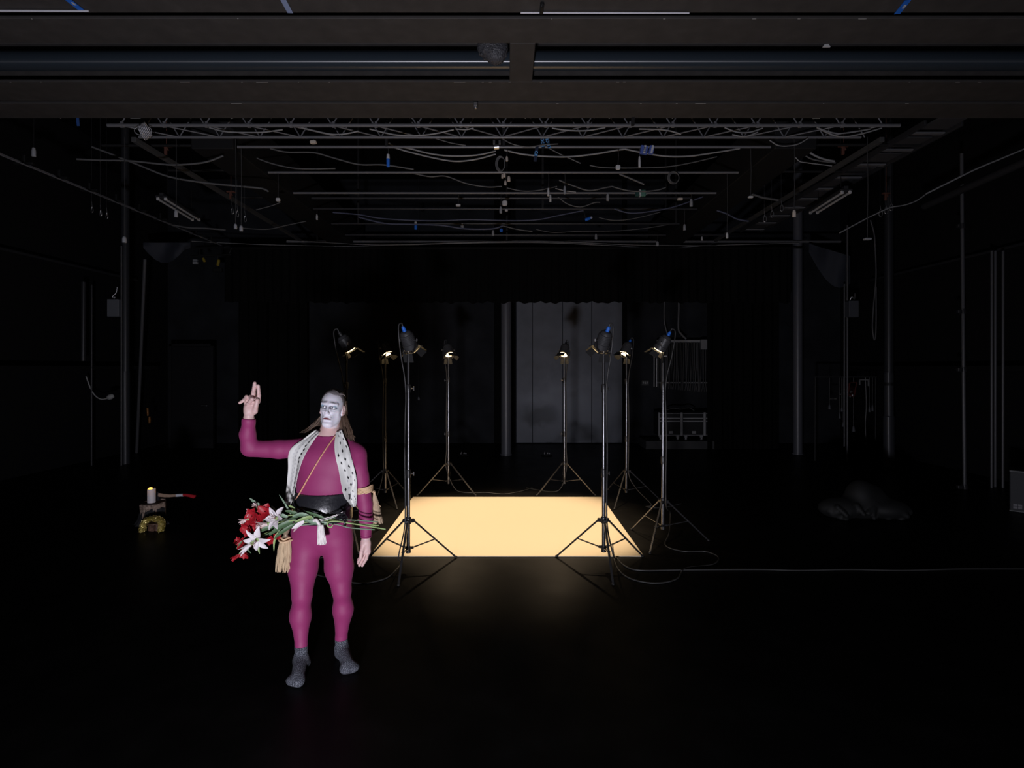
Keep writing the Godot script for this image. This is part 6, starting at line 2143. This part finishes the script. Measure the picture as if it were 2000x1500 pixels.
# ---------------------------------------------------------------- side walls
func side_gear() -> void:
	var dim := mat(lin(0.03, 0.03, 0.033), 0.4)
	# left
	single("round_column", Shape.new().lathe([Vector2(0, 0), Vector2(0.085, 0), Vector2(0.085, 0), Vector2(0.085, 1.9), Vector2(0.085, 1.9), Vector2(0.075, 1.9), Vector2(0.075, 1.9), Vector2(0.075, 6.9), Vector2(0.075, 6.9), Vector2(0, 6.9)], Transform3D(Basis.IDENTITY, Vector3(-7.87, 0, -11.9)), 24), mat(lin(0.035, 0.037, 0.042), 0.4), "round grey pipe column at the left wall beside a grey box", "column")
	var bx := thing("junction_box", "grey junction box fixed high beside the left pipe column", "box", at(225, 619, 11.95))
	part("case", Shape.new().box(Vector3(0, 0.18, 0), Vector3(0.24, 0.36, 0.16), Basis.IDENTITY, 0.01), mat(lin(0.17, 0.18, 0.2), 0.6), bx)
	part("cable_gland", Shape.new().tube(smooth([Vector3(0.0, 0.36, 0), Vector3(-0.04, 0.42, 0.02), Vector3(0.02, 0.5, 0), Vector3(0.04, 0.62, 0)], 5), 0.012, 7).ball(Vector3(0, 0.4, 0.02), Vector3(0.025, 0.02, 0.02)), M.alu, bx)
	single("leaning_pole", Shape.new().rod(at(283, 506, 12.0), on_floor(267, 886, 0.02), 0.032, 10), mat(lin(0.11, 0.11, 0.115), 0.4), "thin grey pole leaning at the left behind the pipe column", "pole")
	single("wall_pipe", Shape.new().rod(at(163, 551, 11.4), at(163, 705, 11.4), 0.045, 10), dim, "short thick pipe on the left wall above the ledge", "pipe", "upright pipes at the left wall")
	single("wall_pipe", Shape.new().rod(at(179, 556, 11.7), Vector3(at(179, 556, 11.7).x, 0, -11.7), 0.02, 10), dim, "thin upright pipe from floor to gallery at the left wall", "pipe", "upright pipes at the left wall")
	single("wall_pipe", Shape.new().rod(at(237, 480, 11.7), Vector3(at(237, 480, 11.7).x, 0, -11.7), 0.014, 10), mat(lin(0.15, 0.15, 0.155), 0.4), "thin pale pipe right in front of the left pipe column", "pipe", "upright pipes at the left wall")
	single("wall_plug", Shape.new().lathe([Vector2(0, -0.05), Vector2(0.05, -0.05), Vector2(0.055, 0.0), Vector2(0.04, 0.06), Vector2(0, 0.07)], Transform3D(Basis(Vector3(0, 0, 1), -1.2), at(216, 775, 11.7)), 14).tube(smooth([at(212, 778, 11.7), at(195, 779, 11.7), at(180, 765, 11.7), at(168, 735, 11.7)], 5), 0.012, 7), mat(lin(0.5, 0.5, 0.48), 0.5), "white plug on a cable at the left wall below the ledge", "plug")
	single("orange_handle", Shape.new().lathe([Vector2(0, -0.07), Vector2(0.02, -0.07), Vector2(0.026, 0.0), Vector2(0.02, 0.07), Vector2(0, 0.07)], Transform3D(Basis.IDENTITY, at(292, 820, 12.4)), 12).rod(at(289, 812, 12.4), at(288, 797, 12.4), 0.02, 8), mat(lin(0.30, 0.12, 0.02), 0.5), "orange grip hanging on a cord behind the left pipe column", "handle")
	for q in [[-8.89, -8.45, "left"], [8.25, 8.695, "right"]]:
		single("gallery_ledge", slab(q[0], q[1], 1.93, 2.02, -14.0, -3.0, 0.01), M.black, "dark ledge running along the " + q[2] + " wall at eye level", "ledge", "ledges along the side walls")
		single("gallery_rail", Shape.new().rod(Vector3((q[0] + q[1]) / 2, 4.02, -13.5), Vector3((q[0] + q[1]) / 2, 4.02, -4.5), 0.03, 10), M.pipe, "dark pipe running high along the " + q[2] + " wall", "pipe", "pipes along the side walls")
	# dark fabric swags under the grid ends
	for q in [[280, 474, 372, 474, 322, 514, "left"], [1580, 476, 1660, 500, 1640, 545, "right"]]:
		var rows := []
		for i in 7:
			var u := i / 6.0
			var row := []
			for j in 9:
				var s := j / 8.0
				var px := lerpf(q[0], q[2], s)
				var drop: float = maxf(q[5] - q[1], 0.0) * u * (0.25 + 0.75 * sin(PI * clampf(s * (1.1 if q[6] == "left" else 0.75), 0, 1)))
				row.append(at(px, lerpf(q[1], q[3], s) + drop, 12.6 - 0.1 * sin(s * 9.0 + u * 2.0)))
			rows.append(row)
		single("fabric_swag", Shape.new().sheet(rows, 0.012), mat(lin(0.045, 0.05, 0.065), 0.8), "dark fabric swag hanging under the " + q[6] + " end of the last pipe", "fabric", "fabric swags")
	var cl := thing("stage_clamp", "small yellow and black clamp lamp hanging high before the left door", "clamp", at(408, 545, 12.86))
	part("bracket", Shape.new().box(Vector3(-0.3, 0.36, 0), Vector3(0.1, 0.06, 0.06), Basis.IDENTITY, 0.008).box(Vector3(-0.3, 0.42, 0), Vector3(0.1, 0.03, 0.06), Basis.IDENTITY, 0.008), M.grey_plastic, cl)
	var ytag := mat(lin(0.35, 0.26, 0.03), 0.5)
	part("yellow_tag", Shape.new().box(Vector3(-0.1, 0.42, 0.02), Vector3(0.05, 0.1, 0.05), Basis(Vector3(0, 0, 1), 0.4), 0.01), ytag, cl)
	part("yellow_tag", Shape.new().box(Vector3(0.22, 0.36, 0.02), Vector3(0.05, 0.14, 0.05), Basis(Vector3(0, 0, 1), -0.2), 0.01), ytag, cl)
	part("hanging_bar", Shape.new().rod(Vector3(-0.4, 0.5, 0), Vector3(0.5, 0.55, 0), 0.02).rod(Vector3(0.45, 0.55, 0), Vector3(0.5, 0.69, 0), 0.012).rod(Vector3(-0.2, 0.5, 0), Vector3(-0.2, 0.69, 0), 0.012).box(Vector3(0.2, 0.2, 0), Vector3(0.2, 0.1, 0.1), Basis.IDENTITY, 0.02).rod(Vector3(0.2, 0.2, 0), Vector3(0.2, 0.52, 0), 0.012), M.black, cl)
	# right
	var c := Vector3(at(1736, 800, 11.6).x, 0, -11.6)
	var rc := thing("drain_column", "thick round grey pipe column at the right wall", "column", c)
	part("upper_pipe", Shape.new().lathe([Vector2(0, 1.88), Vector2(0.082, 1.88), Vector2(0.082, 1.88), Vector2(0.082, 6.9), Vector2(0.082, 6.9), Vector2(0, 6.9)], Transform3D.IDENTITY, 24), mat(lin(0.03, 0.032, 0.037), 0.4), rc)
	part("lower_pipe", Shape.new().lathe([Vector2(0, 0), Vector2(0.11, 0), Vector2(0.11, 0), Vector2(0.10, 0.05), Vector2(0.10, 1.0), Vector2(0.10, 1.0), Vector2(0.085, 1.02), Vector2(0.085, 1.88), Vector2(0.085, 1.88), Vector2(0, 1.88)], Transform3D.IDENTITY, 24), mat(lin(0.05, 0.053, 0.06), 0.38), rc)
	part("pipe_collar", Shape.new().lathe([Vector2(0, 1.62), Vector2(0.095, 1.62), Vector2(0.095, 1.62), Vector2(0.095, 1.68), Vector2(0.095, 1.68), Vector2(0, 1.68)], Transform3D.IDENTITY, 24), M.black, rc)
	var pi := 0
	for p in [[1649, 555, 12.2, 0.016, "thin upright pipe beside the right plug rack, left one of two", 872], [1655, 440, 12.1, 0.018, "thin upright pipe beside the right plug rack, right one of two", 0], [1878, 300, 9.47, 0.026, "long upright grey pipe with clamps at the right", 0], [1937, 490, 9.55, 0.02, "upright pipe near the right edge, left of three", 0], [1944, 490, 9.6, 0.02, "upright pipe near the right edge, middle of three", 0], [1959, 490, 9.55, 0.02, "upright pipe near the right edge, right of three", 0]]:
		var top := at(p[0], p[1], p[2])
		var foot := Vector3(top.x + (0.05 if pi == 2 else 0.0), at(p[0], p[5], p[2]).y if p[5] else 0.0, top.z)
		var o := thing("upright_pipe", p[4], "pipe", foot, "upright pipes at the right wall")
		part("tube", Shape.new().rod(Vector3.ZERO, top - foot, p[3], 10), mat(lin(0.11, 0.11, 0.118), 0.36), o)
		if pi == 2:
			for y in [0.03, 1.95, 2.9, 4.3]:
				part("clamp", Shape.new().lathe([Vector2(0, -0.04), Vector2(0.045, -0.04), Vector2(0.045, -0.04), Vector2(0.045, 0.04), Vector2(0.045, 0.04), Vector2(0, 0.04)], Transform3D(Basis.IDENTITY, Vector3(-0.01 * y, y, 0)), 12).box(Vector3(-0.07, y, 0), Vector3(0.1, 0.06, 0.06), Basis.IDENTITY, 0.008), dim, o)
		pi += 1
	var jb := thing("junction_box", "grey junction box fixed high beside the right pipes", "box", at(1664, 620, 12.0))
	part("case", Shape.new().box(Vector3(0, 0.17, 0), Vector3(0.2, 0.34, 0.16), Basis.IDENTITY, 0.01), mat(lin(0.08, 0.085, 0.1), 0.6), jb)
	part("cable_gland", Shape.new().tube(smooth([Vector3(-0.05, 0.34, 0), Vector3(-0.02, 0.42, 0.03), Vector3(0.04, 0.38, 0.02), Vector3(0.06, 0.5, 0)], 5), 0.012, 7), M.alu, jb)
	single("hanging_cable", Shape.new().tube(smooth([at(1700, 430, 11.5), at(1707, 455, 11.5), at(1709, 480, 11.5), at(1711, 540, 11.5), at(1706, 600, 11.5), at(1704, 640, 11.5), at(1708, 664, 11.5), at(1711, 640, 11.5), at(1711, 560, 11.5)], 5), 0.014, 7), mat(lin(0.10, 0.10, 0.105), 0.5), "grey cable hanging in a long loop at the right wall", "cable")
	# rack of plugs and belts
	var pr := thing("plug_rack", "wall rack hung with dark plugs and red brown belts at the right", "rack", Vector3(at(1645, 780, 12.3).x, 1.2, -12.35))
	var R := func(px: float, py: float) -> Vector3: return at(px, py, 12.3) - pr.position
	part("rail", Shape.new().rod(R.call(1590, 736), R.call(1712, 736), 0.02, 10), dim, pr)
	part("frame", Shape.new().bar(R.call(1679, 742), R.call(1697, 742), 0.02, 0.02).bar(R.call(1679, 742), R.call(1679, 752), 0.02, 0.02).bar(R.call(1696, 742), R.call(1696, 754), 0.02, 0.02), mat(lin(0.22, 0.22, 0.22), 0.5), pr)
	for px in [1592.0, 1710.0]:
		var a: Vector3 = R.call(px, 736)
		part("post", Shape.new().rod(a, Vector3(a.x, -1.2, a.z), 0.018, 8), M.black, pr)
	for k in 5:
		part("belt", Shape.new().sheet([[R.call(1658 + k * 2.5, 748), R.call(1664 + k * 2.5, 746)], [R.call(1656 + k * 2.6, 760 + k), R.call(1661 + k * 2.5, 758 + k)], [R.call(1654 + k * 2.5, 772 + k), R.call(1659 + k * 2.5, 770 + k)]], 0.02), mat(lin(0.10, 0.02, 0.016), 0.6), pr)
	part("buckle", Shape.new().ball(R.call(1665, 772), Vector3(0.03, 0.03, 0.03)).box(R.call(1660, 775), Vector3(0.03, 0.02, 0.02)).ball(R.call(1641, 770), Vector3(0.02, 0.02, 0.02)).box(R.call(1625, 779), Vector3(0.08, 0.02, 0.03), Basis.IDENTITY, 0.005).box(R.call(1632, 779), Vector3(0.05, 0.024, 0.03), Basis.IDENTITY, 0.005).box(R.call(1662, 765), Vector3(0.06, 0.05, 0.03), Basis(Vector3(0, 0, 1), 0.5), 0.008), M.alu, pr)
	for p in [[1620, 795, 5, 9], [1644, 800, 4, 8], [1640, 813, 4, 9], [1647, 829, 4, 9], [1667, 838, 6, 11], [1698, 800, 4, 10], [1704, 797, 4, 12]]:
		var k := 12.3 / F
		var b: Vector3 = R.call(p[0], p[1] + p[3] / 2.0)
		var pl := part("plug", Shape.new().lathe([Vector2(0, 0), Vector2(p[2] * k * 0.5, 0), Vector2(p[2] * k * 0.5, p[3] * k * 0.3), Vector2(p[2] * k * 0.25, p[3] * k), Vector2(0, p[3] * k)], Transform3D(Basis.IDENTITY, b), 12), mat(lin(0.11, 0.115, 0.13), 0.5), pr)
		part("cord", Shape.new().rod(b + Vector3(0, p[3] * k * 0.9, 0), Vector3(b.x, R.call(1600, 736).y, b.z), 0.008, 6), M.cable, pl)
	part("chain", Shape.new().tube(smooth([R.call(1690, 737), R.call(1692, 790), R.call(1690, 830), R.call(1692, 868)], 5), 0.01, 6).ball(R.call(1691, 866), Vector3(0.03, 0.03, 0.02)), mat(lin(0.16, 0.16, 0.16), 0.4), pr)
